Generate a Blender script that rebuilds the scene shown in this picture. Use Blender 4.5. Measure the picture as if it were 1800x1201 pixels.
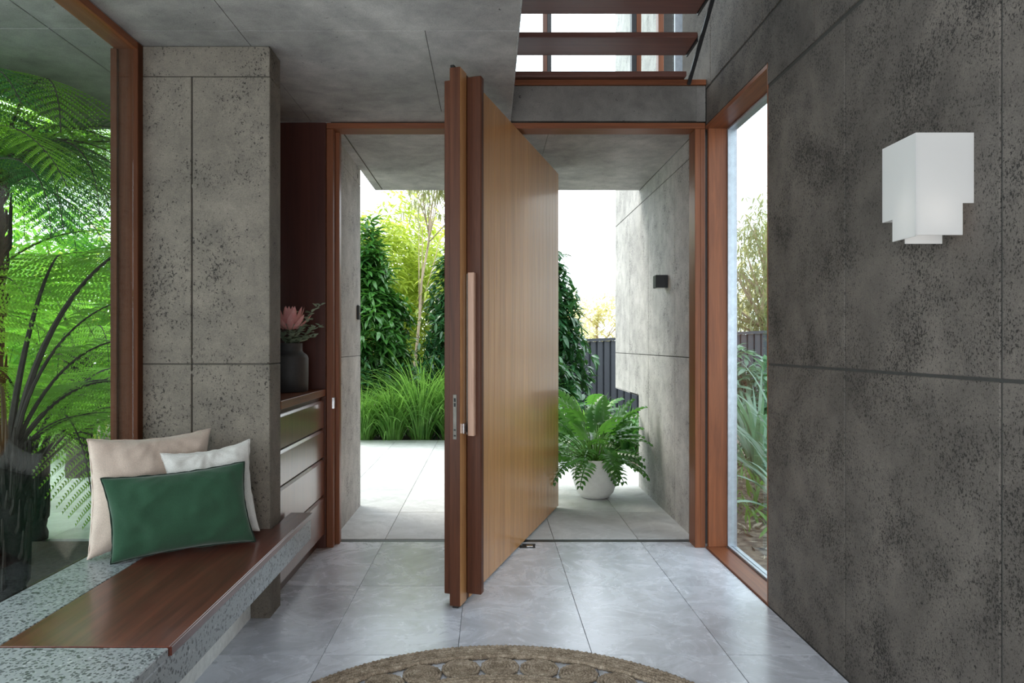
import bpy, bmesh, math, random
import numpy as np
from mathutils import Vector, Matrix, noise
random.seed(7); RNG = np.random.default_rng(7)
PI = math.pi
for o in list(bpy.data.objects): bpy.data.objects.remove(o)
SC = bpy.context.scene; COL = SC.collection

# ------------------------------------------------------------------ camera, sky, sun, exposure
H = 1.38; FPX = 1242.0
cam_d = bpy.data.cameras.new('camera'); cam = bpy.data.objects.new('camera', cam_d); COL.objects.link(cam)
cam.location = (0, 0, H); cam.rotation_euler = (PI/2, 0, 0)
cam_d.sensor_width = 36; cam_d.lens = FPX/1800*36; cam_d.shift_x = 40/1800; cam_d.shift_y = 5.5/1800
cam_d.clip_start = .02; cam_d.clip_end = 300
SC.camera = cam
w = bpy.data.worlds.new('world'); SC.world = w; w.use_nodes = True
bg = w.node_tree.nodes['Background']; bg.inputs[0].default_value = (.86, .94, 1.0, 1); bg.inputs[1].default_value = 3.5
sd = bpy.data.lights.new('sun', 'SUN'); sd.energy = 3.6; sd.angle = math.radians(32); sd.color = (1, .93, .80)
so = bpy.data.objects.new('sun', sd); COL.objects.link(so)
so.rotation_euler = Vector((-.72, .45, .9)).to_track_quat('Z', 'Y').to_euler()
def area(name, loc, rot, sx, sy, e, col=(1, 1, 1)):
    d = bpy.data.lights.new(name, 'AREA'); d.shape = 'RECTANGLE'; d.size = sx; d.size_y = sy; d.energy = e; d.color = col
    o = bpy.data.objects.new(name, d); COL.objects.link(o); o.location = loc; o.rotation_euler = rot
    return o
area('rear_fill', (-.2, -2.4, 1.6), (PI/2, 0, 0), 2.8, 2.2, 56, (1, .93, .86))  # unseen area light added behind the camera to brighten the interior
area('overhead_fill', (.8, 2.6, 5.6), (0, 0, 0), .9, 3.6, 85, (.92, .96, 1))  # unseen area light added high in the void to lift walls and floor
SC.view_settings.view_transform = 'Standard'; SC.view_settings.look = 'None'
SC.view_settings.exposure = 0.0; SC.view_settings.gamma = 1; SC.view_settings.use_curve_mapping = False

# ------------------------------------------------------------------ materials
class NT:
    def __init__(s, name):
        s.m = bpy.data.materials.new(name); s.m.use_nodes = True; s.t = s.m.node_tree; s.t.nodes.clear()
        s.out = s.n('ShaderNodeOutputMaterial')
    def n(s, typ, **kw):
        x = s.t.nodes.new(typ)
        for k, v in kw.items(): setattr(x, k, v)
        return x
    def l(s, a, b): s.t.links.new(a, b)
    def pos(s, scale=(1, 1, 1)):
        g = s.n('ShaderNodeNewGeometry'); mp = s.n('ShaderNodeMapping'); mp.inputs['Scale'].default_value = scale
        s.l(g.outputs['Position'], mp.inputs['Vector']); return mp.outputs[0]
    def noise(s, vec, scale, detail=4, rough=.55, dist=0):
        x = s.n('ShaderNodeTexNoise'); x.inputs['Scale'].default_value = scale; x.inputs['Detail'].default_value = detail
        x.inputs['Roughness'].default_value = rough; x.inputs['Distortion'].default_value = dist
        s.l(vec, x.inputs['Vector']); return x.outputs['Fac']
    def ramp(s, fac, stops):
        r = s.n('ShaderNodeValToRGB'); el = r.color_ramp.elements
        el[0].position, el[0].color = stops[0][0], (*stops[0][1], 1) if len(stops[0][1]) == 3 else stops[0][1]
        el[1].position, el[1].color = stops[-1][0], (*stops[-1][1], 1)
        for p, c in stops[1:-1]:
            e = el.new(p); e.color = (*c, 1)
        s.l(fac, r.inputs[0]); return r.outputs[0]
    def mix(s, a, b, fac=.5, mode='MIX'):
        x = s.n('ShaderNodeMix', data_type='RGBA', blend_type=mode)
        for v, i in ((fac, 0), (a, 6), (b, 7)):
            if isinstance(v, (int, float)): x.inputs[i].default_value = v
            elif isinstance(v, tuple): x.inputs[i].default_value = (*v, 1)
            else: s.l(v, x.inputs[i])
        return x.outputs[2]
    def math(s, op, a, b):
        x = s.n('ShaderNodeMath', operation=op)
        for v, i in ((a, 0), (b, 1)):
            if isinstance(v, (int, float)): x.inputs[i].default_value = v
            else: s.l(v, x.inputs[i])
        return x.outputs[0]
    def bump(s, h, strength=.3, dist=.01):
        b = s.n('ShaderNodeBump'); b.inputs['Strength'].default_value = strength; b.inputs['Distance'].default_value = dist
        s.l(h, b.inputs['Height']); return b.outputs[0]
    def pbr(s, col, rough=.5, metal=0, normal=None, coat=0, spec=.5):
        p = s.n('ShaderNodeBsdfPrincipled')
        if isinstance(col, tuple): p.inputs['Base Color'].default_value = (*col, 1)
        else: s.l(col, p.inputs['Base Color'])
        if isinstance(rough, (int, float)): p.inputs['Roughness'].default_value = rough
        else: s.l(rough, p.inputs['Roughness'])
        p.inputs['Metallic'].default_value = metal; p.inputs['Coat Weight'].default_value = coat
        p.inputs['Coat Roughness'].default_value = .12
        p.inputs['Specular IOR Level'].default_value = spec
        if normal is not None: s.l(normal, p.inputs['Normal'])
        s.l(p.outputs[0], s.out.inputs[0]); return p

def concrete(name, base, pit=.5, rough=.75, contrast=.35, pit_scale=60, spec=.3):
    k = NT(name); v = k.pos()
    big = k.noise(v, 1.3, 5, .6, .6); mid = k.noise(v, 7, 6, .7, .3); fine = k.noise(v, 170, 3, .7)
    lo = tuple(c*(1-contrast) for c in base); hi = tuple(c*(1+contrast*.8) for c in base)
    c = k.ramp(big, [(.3, lo), (.7, hi)])
    c = k.mix(c, k.ramp(mid, [(.3, (.62, .62, .62)), (.68, (1.12, 1.11, 1.08))]), .75, 'MULTIPLY')
    c = k.mix(c, k.ramp(fine, [(.35, (.72, .72, .72)), (.65, (1.15, 1.15, 1.15))]), .7, 'MULTIPLY')
    # pits: cut out of a stretched noise, denser in patches
    p1 = k.noise(k.pos((1, 1, .75)), pit_scale, 3, .75, .4)
    p2 = k.noise(v, 3.5, 3, .6)
    thr = k.math('ADD', p1, k.math('MULTIPLY', k.math('SUBTRACT', p2, .5), .35))
    mask = k.ramp(thr, [(.355 + .06*pit, (0, 0, 0)), (.40 + .06*pit, (1, 1, 1))])
    c = k.mix(tuple(x*.16 for x in base), c, mask)
    h = k.math('ADD', k.math('MULTIPLY', mask, .7), k.math('MULTIPLY', mid, .5))
    h = k.math('ADD', h, k.math('MULTIPLY', fine, .25))
    k.pbr(c, rough, 0, k.bump(h, .35, .006), spec=spec)
    return k.m
def wood(name, dark, light, axis='z', rough=.35, coat=.25, scale=1., rnd=.25, spec=.5):
    k = NT(name); st = {'z': (26, 26, 1.1), 'y': (26, 1.1, 26), 'x': (1.1, 26, 26)}[axis]
    oi = k.n('ShaderNodeObjectInfo'); mp = k.pos(tuple(q*scale for q in st))
    add = k.n('ShaderNodeVectorMath', operation='ADD'); k.l(mp, add.inputs[0])
    cx = k.n('ShaderNodeCombineXYZ'); k.l(k.math('MULTIPLY', oi.outputs['Random'], 37.), cx.inputs[0]); k.l(k.math('MULTIPLY', oi.outputs['Random'], 11.), cx.inputs[2])
    k.l(cx.outputs[0], add.inputs[1]); v = add.outputs[0]
    a = k.noise(v, 1.0, 6, .62, 1.2); b = k.noise(v, 6, 3, .6, .2)
    f = k.math('ADD', k.math('MULTIPLY', a, .75), k.math('MULTIPLY', b, .25))
    c = k.ramp(f, [(.32, dark), (.5, tuple((x+y)/2 for x, y in zip(dark, light))), (.68, light)])
    r = k.math('ADD', 1-rnd, k.math('MULTIPLY', oi.outputs['Random'], rnd*2))
    cc = k.n('ShaderNodeCombineXYZ')
    for i in range(3): k.l(r, cc.inputs[i])
    c = k.mix(c, cc.outputs[0], 1.0, 'MULTIPLY')
    k.pbr(c, rough, 0, k.bump(b, .06, .002), coat=coat, spec=spec)
    return k.m
def plain(name, col, rough=.5, metal=0, var=.12, sc=30, bump=.05, coat=0):
    k = NT(name); n = k.noise(k.pos(), sc, 4)
    c = k.ramp(n, [(.3, tuple(x*(1-var) for x in col)), (.7, tuple(min(1, x*(1+var)) for x in col))])
    k.pbr(c, rough, metal, k.bump(n, bump, .003), coat=coat); return k.m
def leaf(name, dark, light, trans=.35, rough=.35, tcol=None, sc=3.):
    k = NT(name); n = k.noise(k.pos(), sc, 5, .7)
    c = k.ramp(n, [(.3, dark), (.7, light)])
    p = k.n('ShaderNodeBsdfPrincipled'); k.l(c, p.inputs['Base Color']); p.inputs['Roughness'].default_value = rough
    p.inputs['Specular IOR Level'].default_value = .5
    t = k.n('ShaderNodeBsdfTranslucent')
    if tcol: t.inputs[0].default_value = (*tcol, 1)
    else: k.l(c, t.inputs[0])
    mx = k.n('ShaderNodeMixShader'); mx.inputs[0].default_value = trans
    k.l(p.outputs[0], mx.inputs[1]); k.l(t.outputs[0], mx.inputs[2]); k.l(mx.outputs[0], k.out.inputs[0])
    return k.m
def fabric(name, col, sc=420, rough=.9):
    k = NT(name); v = k.pos()
    wv = k.noise(k.pos((1, 1, 1)), sc, 2, .5); b = k.noise(v, 14, 4)
    c = k.mix(col, k.ramp(b, [(.3, (.85, .85, .85)), (.7, (1.1, 1.1, 1.1))]), .5, 'MULTIPLY')
    c = k.mix(c, k.ramp(wv, [(.35, (.72, .72, .72)), (.65, (1.15, 1.15, 1.15))]), .6, 'MULTIPLY')
    h = k.math('ADD', k.math('MULTIPLY', b, 1.2), k.math('MULTIPLY', wv, .2))
    p = k.pbr(c, rough, 0, k.bump(h, .3, .006), spec=.2); p.inputs['Sheen Weight'].default_value = .3
    return k.m
def stone_tile(name, base, rough, contrast=1.0):
    k = NT(name); oi = k.n('ShaderNodeObjectInfo')
    add = k.n('ShaderNodeVectorMath', operation='ADD'); k.l(k.pos(), add.inputs[0])
    cx = k.n('ShaderNodeCombineXYZ'); k.l(k.math('MULTIPLY', oi.outputs['Random'], 17.), cx.inputs[2]); k.l(cx.outputs[0], add.inputs[1]); v = add.outputs[0]
    a = k.noise(v, 3.2, 8, .68, 1.6); b = k.noise(v, 1.6, 6, .6, 2.2)
    c = k.ramp(a, [(.28, tuple(x*(1-.38*contrast) for x in base)), (.5, base), (.72, tuple(x*(1+.30*contrast) for x in base))])
    vein = k.ramp(b, [(.470, (0, 0, 0)), (.49, (1, 1, 1)), (.51, (1, 1, 1)), (.53, (0, 0, 0))])
    c = k.mix(c, tuple(min(1, x*1.45) for x in base), k.math('MULTIPLY', vein, .35*contrast))
    r = k.math('ADD', .9, k.math('MULTIPLY', oi.outputs['Random'], .2)); cc = k.n('ShaderNodeCombineXYZ')
    for i in range(3): k.l(r, cc.inputs[i])
    c = k.mix(c, cc.outputs[0], 1.0, 'MULTIPLY')
    k.pbr(c, k.math('ADD', rough, k.math('MULTIPLY', a, .10)), 0, k.bump(k.noise(v, 40, 4), .04, .002), spec=.9 if rough < .3 else .4); return k.m
def terrazzo(name):
    k = NT(name); v = k.pos()
    vo = k.n('ShaderNodeTexVoronoi', feature='F1'); vo.inputs['Scale'].default_value = 95; vo.inputs['Randomness'].default_value = 1
    mp = k.n('ShaderNodeMapping'); k.l(v, mp.inputs[0])
    nz = k.n('ShaderNodeTexNoise'); nz.inputs['Scale'].default_value = 60; k.l(v, nz.inputs[0])
    vv = k.n('ShaderNodeVectorMath', operation='MULTIPLY_ADD'); k.l(nz.outputs['Color'], vv.inputs[0]); vv.inputs[1].default_value = (.012, .012, .012); k.l(v, vv.inputs[2])
    k.l(vv.outputs[0], vo.inputs['Vector'])
    sep = k.n('ShaderNodeSeparateColor'); k.l(vo.outputs['Color'], sep.inputs[0])
    size = k.math('MULTIPLY', sep.outputs[0], .80)
    chip = k.ramp(k.math('SUBTRACT', size, vo.outputs['Distance']), [(0.0, (0, 0, 0)), (.04, (1, 1, 1))])
    cc = k.ramp(sep.outputs[1], [(0, (.06, .07, .075)), (.5, (.12, .135, .145)), (.8, (.24, .265, .28)), (1, (.48, .51, .53))])
    c = k.mix((.33, .36, .385), cc, chip)
    k.pbr(c, .35, 0, k.bump(chip, .05, .001)); return k.m
def glass(name, tint=(.93, .97, .97), spec=1.0):
    k = NT(name); tr = k.n('ShaderNodeBsdfTransparent'); tr.inputs[0].default_value = (*tint, 1)
    gl = k.n('ShaderNodeBsdfGlossy'); gl.inputs['Roughness'].default_value = .01
    lw = k.n('ShaderNodeLayerWeight'); lw.inputs['Blend'].default_value = .5
    fr = k.math('ADD', .04, k.math('MULTIPLY', k.math('POWER', lw.outputs['Facing'], 5.), .9))
    mx = k.n('ShaderNodeMixShader'); k.l(k.math('MULTIPLY', fr, spec), mx.inputs[0])
    k.l(tr.outputs[0], mx.inputs[1]); k.l(gl.outputs[0], mx.inputs[2]); k.l(mx.outputs[0], k.out.inputs[0]); return k.m
def emit(name, col, s):
    k = NT(name); e = k.n('ShaderNodeEmission'); e.inputs[0].default_value = (*col, 1); e.inputs[1].default_value = s
    k.l(e.outputs[0], k.out.inputs[0]); return k.m

M = dict(
    wall=concrete('rough_concrete', (.145, .126, .113), pit=.8, contrast=.35, pit_scale=150),
    column=concrete('pitted_concrete', (.200, .174, .146), pit=.12, contrast=.22, pit_scale=95),
    outer=concrete('pale_concrete', (.46, .455, .455), pit=-.1, contrast=.22, pit_scale=90),
    soffit=concrete('smooth_concrete', (.43, .41, .405), pit=-1.6, contrast=.4, pit_scale=30, rough=.55),
    lintel=concrete('lintel_concrete', (.20, .19, .18), pit=-.9, contrast=.35, pit_scale=40),
    joint=plain('joint_shadow', (.05, .048, .045), .9),
    tile=stone_tile('grey_limestone', (.55, .575, .64), .22, .75),
    paver=stone_tile('pale_paver', (.50, .51, .52), .55, .55),
    grout=plain('grout', (.11, .11, .11), .8),
    paver_grout=plain('paver_grout', (.33, .33, .33), .9),
    door=wood('door_timber', (.35, .15, .050), (.54, .27, .10), 'z', .34, .5, rnd=.10),
    door_dark=wood('door_edge_timber', (.060, .020, .010), (.125, .044, .022), 'z', .42, .0, spec=.25),
    frame=wood('frame_timber', (.13, .043, .020), (.25, .084, .034), 'z', .42, .05, spec=.3, rnd=.12),
    post=wood('shaded_post_timber', (.055, .018, .008), (.105, .035, .014), 'z', .6, .0, rnd=.05, spec=.12),  # darker copy of the frame timber, shade of its front put into the colour
    frame_x=wood('frame_timber_across', (.13, .043, .020), (.25, .084, .034), 'x', .42, .05, spec=.3, rnd=.1),
    frame_y=wood('frame_timber_along', (.13, .043, .020), (.25, .084, .034), 'y', .42, .05, spec=.3, rnd=.1),
    dark=wood('dark_veneer', (.05, .014, .011), (.085, .026, .018), 'z', .3, .3, .5, rnd=.05),
    drawer=wood('drawer_veneer', (.12, .038, .022), (.21, .068, .036), 'z', .3, .5, .7, rnd=.08),
    bench=wood('bench_timber', (.062, .014, .009), (.16, .042, .024), 'y', .3, .35, rnd=.1),
    tread=wood('tread_timber', (.12, .05, .04), (.20, .09, .07), 'x', .35, .3, rnd=.08),
    terrazzo=terrazzo('terrazzo'),
    white=plain('white_plaster', (.72, .72, .70), .7, bump=.02),
    glass=glass('window_glass'),
    steel=plain('black_steel', (.025, .027, .03), .45, .3),
    bronze=plain('bronze_metal', (.13, .115, .10), .35, .9),
    chrome=plain('brushed_steel', (.55, .55, .56), .25, 1.0),
    rubber=plain('black_rubber', (.015, .015, .015), .8),
    channel=plain('metal_channel', (.42, .45, .5), .35, .6),
    handle=wood('handle_timber', (.38, .21, .14), (.55, .34, .24), 'z', .4, .1, rnd=.05),
    vase=plain('charcoal_ceramic', (.045, .047, .05), .6, sc=50),
    pot=plain('white_glazed_pot', (.74, .74, .73), .45, var=.05, bump=.03),
    soil=plain('dark_soil', (.04, .028, .02), .95, var=.6, sc=40, bump=.8),
    mulch=plain('leaf_mulch', (.13, .105, .08), .95, var=.75, sc=14, bump=1.),
    gravel=plain('pale_gravel', (.62, .63, .62), .8, var=.35, sc=35, bump=.8),
    fence=plain('charcoal_fence', (.045, .052, .065), .5, var=.08),
    cush_beige=fabric('beige_linen', (.66, .54, .46)),
    cush_white=fabric('white_linen', (.72, .71, .68)),
    cush_green=fabric('green_velvet', (.026, .078, .042)),
    cush_green_edge=fabric('dark_green_piping', (.010, .026, .016)),
    jute=None,
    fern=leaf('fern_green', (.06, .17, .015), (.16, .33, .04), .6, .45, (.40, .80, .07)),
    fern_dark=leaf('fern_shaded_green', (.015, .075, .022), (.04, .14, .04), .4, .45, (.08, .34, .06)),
    stipe=plain('fern_stalk', (.022, .018, .013), .8, var=.4),
    trunkfern=plain('fern_trunk', (.018, .016, .014), .95, var=.6, sc=60, bump=1.),
    glossy=leaf('glossy_green', (.018, .085, .022), (.08, .22, .045), .22, .22, (.10, .30, .03), 2.),
    glossy2=leaf('deep_glossy_green', (.014, .065, .028), (.05, .15, .05), .18, .2, (.07, .2, .03), 2.),
    lime=leaf('sunlit_lime', (.16, .26, .03), (.50, .60, .14), .5, .45, (.75, .85, .16), 1.5),
    mid=leaf('bright_leaf_green', (.05, .17, .02), (.16, .36, .05), .5, .4, (.30, .70, .08), 1.5),
    gum=leaf('gum_leaf', (.14, .17, .09), (.34, .36, .18), .4, .45, (.5, .52, .22), 1.5),
    pale=leaf('hazed_foliage', (.42, .42, .20), (.72, .68, .40), .5, .6, (.85, .8, .45), 1.),  # haze and overexposure of the distant trees put into the leaf colour
    grass=leaf('strappy_green', (.06, .18, .035), (.22, .42, .10), .35, .3, (.25, .5, .08), 6.),
    philo=leaf('split_leaf_green', (.02, .085, .025), (.07, .20, .04), .3, .25, (.15, .42, .05), 6.),
    bluegreen=leaf('grey_green_strap', (.08, .17, .12), (.25, .40, .30), .3, .35, (.2, .4, .2), 4.),
    eucal=leaf('eucalyptus_leaf', (.20, .28, .19), (.42, .52, .38), .2, .5, None, 30),
    petal=leaf('protea_pink', (.80, .30, .32), (.92, .62, .58), .3, .6, (.9, .45, .45), 40),
    petal_in=leaf('protea_centre', (.55, .30, .28), (.75, .50, .45), .2, .7, None, 40),
    bark=plain('brown_bark', (.10, .075, .05), .9, var=.4, sc=15, bump=.6),
    bark_pale=plain('pale_bark', (.42, .33, .24), .85, var=.3, sc=8, bump=.4),
)
k = NT('jute_braid'); v = k.pos(); a = k.noise(v, 240, 3, .7); b = k.noise(v, 30, 4)
c = k.ramp(k.math('ADD', k.math('MULTIPLY', a, .6), k.math('MULTIPLY', b, .4)), [(.35, (.11, .08, .055)), (.52, (.34, .27, .20)), (.66, (.62, .53, .43))])
k.pbr(c, .85, 0, k.bump(a, .6, .004), spec=.2); M['jute'] = k.m
k = NT('translucent_lampshade'); p = k.n('ShaderNodeBsdfPrincipled'); p.inputs['Base Color'].default_value = (.86, .85, .84, 1); p.inputs['Roughness'].default_value = .35
t = k.n('ShaderNodeBsdfTranslucent'); t.inputs[0].default_value = (.9, .88, .86, 1); mx = k.n('ShaderNodeMixShader'); mx.inputs[0].default_value = .35
k.l(p.outputs[0], mx.inputs[1]); k.l(t.outputs[0], mx.inputs[2]); k.l(mx.outputs[0], k.out.inputs[0]); M['shade'] = k.m

# ------------------------------------------------------------------ mesh helpers
class MB:
    def __init__(s): s.v = []; s.f = []
    def add(s, vs, fs):
        o = len(s.v); s.v += [tuple(q) for q in vs]; s.f += [tuple(i+o for i in f) for f in fs]; return s
    def box(s, x0, x1, y0, y1, z0, z1, b=.002, xf=None):
        b = min(b, (x1-x0)*.45, (y1-y0)*.45, (z1-z0)*.45)
        lo = (x0, y0, z0); hi = (x1, y1, z1); vs = []; idx = {}
        for sx in (0, 1):
            for sy in (0, 1):
                for sz in (0, 1):
                    sg = (sx, sy, sz)
                    for ax in range(3):
                        p = [0, 0, 0]
                        for a in range(3):
                            e = hi[a] if sg[a] else lo[a]
                            p[a] = e if a == ax else (e-b if sg[a] else e+b)
                        idx[(sg, ax)] = len(vs); vs.append(tuple(p))
        fs = []
        for ax in range(3):
            a, c = (ax+1) % 3, (ax+2) % 3
            for sd_ in (0, 1):
                q = []
                for (u, w_) in ((0, 0), (1, 0), (1, 1), (0, 1)):
                    g = [0, 0, 0]; g[ax] = sd_; g[a] = u; g[c] = w_; q.append(idx[(tuple(g), ax)])
                fs.append(q if sd_ else q[::-1])
            for u in (0, 1):        # chamfer strips along axis ax
                for w_ in (0, 1):
                    g0 = [0, 0, 0]; g0[a] = u; g0[c] = w_; g1 = list(g0); g1[ax] = 1
                    q = [idx[(tuple(g0), a)], idx[(tuple(g1), a)], idx[(tuple(g1), c)], idx[(tuple(g0), c)]]
                    fs.append(q if u == w_ else q[::-1])
        for sx in (0, 1):
            for sy in (0, 1):
                for sz in (0, 1):
                    q = [idx[((sx, sy, sz), i)] for i in range(3)]
                    fs.append(q if (sx+sy+sz) % 2 else q[::-1])
        if xf: vs = [xf(p) for p in vs]
        return s.add(vs, fs)
    def prism(s, poly, f, d0, d1):
        """poly: list of (a,b); f(a,b,d)->xyz"""
        n = len(poly); vs = [f(a, b, d0) for a, b in poly]+[f(a, b, d1) for a, b in poly]
        fs = [list(range(n))[::-1], list(range(n, 2*n))]+[[i, (i+1) % n, n+(i+1) % n, n+i] for i in range(n)]
        return s.add(vs, fs)
    def tube(s, pts, rad, seg=8, closed=False, caps=True):
        pts = [Vector(p) for p in pts]; n = len(pts)
        if not hasattr(rad, '__len__'): rad = [rad]*n
        up = Vector((0, 0, 1)); vs = []; prev = None
        for i, p in enumerate(pts):
            t = (pts[(i+1) % n]-pts[i-1]) if closed else (pts[min(i+1, n-1)]-pts[max(i-1, 0)])
            t.normalize()
            if prev is None: a = t.cross(up if abs(t.z) < .95 else Vector((1, 0, 0))).normalized()
            else: a = (prev-t*prev.dot(t)).normalized()
            prev = a; b = t.cross(a)
            for j in range(seg):
                an = 2*PI*j/seg; vs.append(p+(a*math.cos(an)+b*math.sin(an))*rad[i])
        fs = []
        for i in range(n if closed else n-1):
            i2 = (i+1) % n
            for j in range(seg):
                j2 = (j+1) % seg; fs.append((i*seg+j, i*seg+j2, i2*seg+j2, i2*seg+j))
        if caps and not closed:
            fs.append(tuple(range(seg))[::-1]); fs.append(tuple((n-1)*seg+j for j in range(seg)))
        return s.add(vs, fs)
    def lathe(s, prof, cx, cy, seg=40, cap=True):
        vs = []; n = len(prof)
        for r, z in prof:
            for j in range(seg):
                a = 2*PI*j/seg; vs.append((cx+r*math.cos(a), cy+r*math.sin(a), z))
        fs = [(i*seg+j, i*seg+(j+1) % seg, (i+1)*seg+(j+1) % seg, (i+1)*seg+j) for i in range(n-1) for j in range(seg)]
        if cap: fs += [tuple(range(seg))[::-1], tuple((n-1)*seg+j for j in range(seg))]
        return s.add(vs, fs)

def setp(o, label=None, cat=None, group=None, kind=None):
    for k_, v_ in (('label', label), ('category', cat), ('group', group), ('kind', kind)):
        if v_: o[k_] = v_
    return o
def link(name, me, mat, parent=None):
    if mat and not me.materials: me.materials.append(mat)
    o = bpy.data.objects.new(name, me); COL.objects.link(o)
    if parent: o.parent = parent
    return o
def build(name, mb, mat, parent=None, org=(0, 0, 0), smooth=False, fix=True):
    me = bpy.data.meshes.new(name)
    me.from_pydata([(v[0]-org[0], v[1]-org[1], v[2]-org[2]) for v in mb.v], [], mb.f)
    if fix:
        bm = bmesh.new(); bm.from_mesh(me); bmesh.ops.recalc_face_normals(bm, faces=bm.faces); bm.to_mesh(me); bm.free()
    if smooth: me.polygons.foreach_set('use_smooth', [True]*len(me.polygons))
    me.update()
    o = link(name, me, mat, parent)
    if parent is None: o.location = org
    return o
def npmesh(name, V, F, smooth=False):
    me = bpy.data.meshes.new(name); V = np.asarray(V, np.float32); F = np.asarray(F, np.int32); m, kk = F.shape
    me.vertices.add(len(V)); me.vertices.foreach_set('co', V.ravel())
    me.loops.add(m*kk); me.loops.foreach_set('vertex_index', F.ravel())
    me.polygons.add(m); me.polygons.foreach_set('loop_start', np.arange(m, dtype=np.int32)*kk); me.polygons.foreach_set('loop_total', np.full(m, kk, np.int32))
    if smooth: me.polygons.foreach_set('use_smooth', np.ones(m, bool))
    me.update(calc_edges=True); return me
def thing(name, loc, label, cat, group=None, kind=None):
    o = bpy.data.objects.new(name, None); COL.objects.link(o); o.location = loc; o.empty_display_size = .1
    return setp(o, label, cat, group, kind)
class Thing:
    """parts are given in world coordinates and stored relative to the thing's base"""
    def __init__(s, name, loc, label, cat, group=None, kind=None): s.loc = loc; s.root = thing(name, loc, label, cat, group, kind)
    def part(s, name, mb, mat, parent=None, smooth=False, label=None, kind=None):
        o = build(name, mb, mat, parent or s.root, s.loc, smooth)
        return setp(o, label, None, None, kind)
def B(x0, x1, y0, y1, z0, z1, b=.002): return MB().box(x0, x1, y0, y1, z0, z1, b)
def struct(name, mb, mat, label, cat): return setp(build(name, mb, mat), label, cat, None, 'structure')

# ------------------------------------------------------------------ ROOM SHELL
CZ = 2.889; G = .004
# floor with separate tiles
XJ = [-2.05, -1.341, -.741, -.141, .459, 1.059, 1.47]; YJ = [4.94-.9*i for i in range(9)][::-1]
fl = struct('floor', B(-2.05, 1.66, -2.6, 4.945, -.12, -.012), M['grout'], 'polished grey stone floor of large rectangular tiles', 'floor')
for i in range(len(YJ)-1):
    for j in range(len(XJ)-1):
        x0, x1 = XJ[j], XJ[j+1]
        build('tile', B(x0+.0012, x1-.0012, YJ[i]+.0012, YJ[i+1]-.0012, -.012, 0, .0012), M['tile'], fl)
# porch paving
pv = struct('paving', MB().box(-4.2, .455, 5.03, 10.24, -.12, -.022).box(.455, 1.62, 5.03, 8.54, -.12, -.022), M['paver_grout'], 'pale grey stone paving outside beyond the open door', 'paving')
PX = [-4.2, -3.14, -2.541, -1.941, -1.341, -.741, -.141, .459, 1.059, 1.62]; PY = [5.03, 5.84, 6.74, 7.64, 8.54, 9.44, 10.24]
for i in range(len(PY)-1):
    for j in range(len(PX)-1):
        if PX[j] > .4 and PY[i] > 8.5: continue
        build('paver', B(PX[j]+.0015, PX[j+1]-.0015, PY[i]+.0015, PY[i+1]-.0015, -.022, -.004, .002), M['paver'], pv)
th = struct('trim_1', B(-1.06, 1.42, 4.946, 5.028, -.06, -.007, .003), M['steel'], 'dark metal threshold strip under the open door', 'threshold')

def panel_x(par, face, depth, y0, y1, z0, z1, mat, sgn, g=G, extra=None):
    """concrete panel whose visible face is at X=face; sgn=+1 body lies at larger X"""
    a, b = (face, face+depth) if sgn > 0 else (face-depth, face)
    mb = B(a, b, y0+g, y1-g, z0+g, z1-g, .003)
    if extra:
        for (q0, q1, r0, r1) in extra: mb.box(a, b, q0, q1, r0, r1, .0005)
    return build('panel', mb, mat, par)
def plug_x(par, face, y, z, sgn, r=.014, mat=None):
    mb = MB(); n = 14; d = -.0015*sgn
    vs = [(face+d, y+r*math.cos(2*PI*i/n), z+r*math.sin(2*PI*i/n)) for i in range(n)]+[(face+.004*sgn, y+r*1.15*math.cos(2*PI*i/n), z+r*1.15*math.sin(2*PI*i/n)) for i in range(n)]
    mb.add(vs, [list(range(n))]+[[i, (i+1) % n, n+(i+1) % n, n+i] for i in range(n)])
    return build('tie_plug', mb, mat or M['wall'], par)

# right wall (two storeys high beside the stair void)
wr = MB()
for (y0, y1, z0, z1) in ((-2.6, 3.73, -.1, 5.8), (3.73, 4.78, 2.87, 5.8), (4.78, 5.38, 2.87, 5.8)): wr.box(1.475, 1.66, y0, y1, z0, z1, 0.0005)
wr = struct('wall_right', wr, M['joint'], 'rough dark pitted concrete wall with recessed panel joints on the right', 'wall')
seg = [-2.6, -1.54, -.65, .25, 1.14, 2.03, 2.92, 3.73]
for i in range(len(seg)-1):
    g1 = 0 if i == len(seg)-2 else G
    panel_x(wr, 1.47, .03, seg[i], seg[i+1], 0, 1.275, M['wall'], 1); panel_x(wr, 1.47, .03, seg[i], seg[i+1], 1.278, 2.736, M['wall'], 1)
seg = [-2.6, -.4, .5, 1.4, 2.3, 3.2]
for i in range(len(seg)-1): panel_x(wr, 1.47, .03, seg[i], seg[i+1], 2.748, 3.104, M['wall'], 1)
build('panel', MB().box(1.47, 1.5, 3.2+.001, 3.729, 2.752, 2.872, .0005).box(1.47, 1.5, 3.201, 4.779, 2.872, 3.105, .0005), M['wall'], wr)
seg = [-2.6, -.9, .3, 1.5, 2.65, 3.81, 4.70, 5.38]
for i in range(len(seg)-1):
    panel_x(wr, 1.47, .03, seg[i], seg[i+1], 3.118, 4.6, M['wall'], 1, .003); panel_x(wr, 1.47, .03, seg[i], seg[i+1], 4.6, 5.8, M['wall'], 1)
for (y, z) in ((2.08, 1.325), (2.075, 1.22), (1.985, 1.325), (2.955, 1.22), (2.955, 1.31), (2.95, 2.1), (2.885, 1.22), (2.07, 2.45), (1.985, 2.48), (2.95, .35)):
    plug_x(wr, 1.47, y, z, 1)

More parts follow.
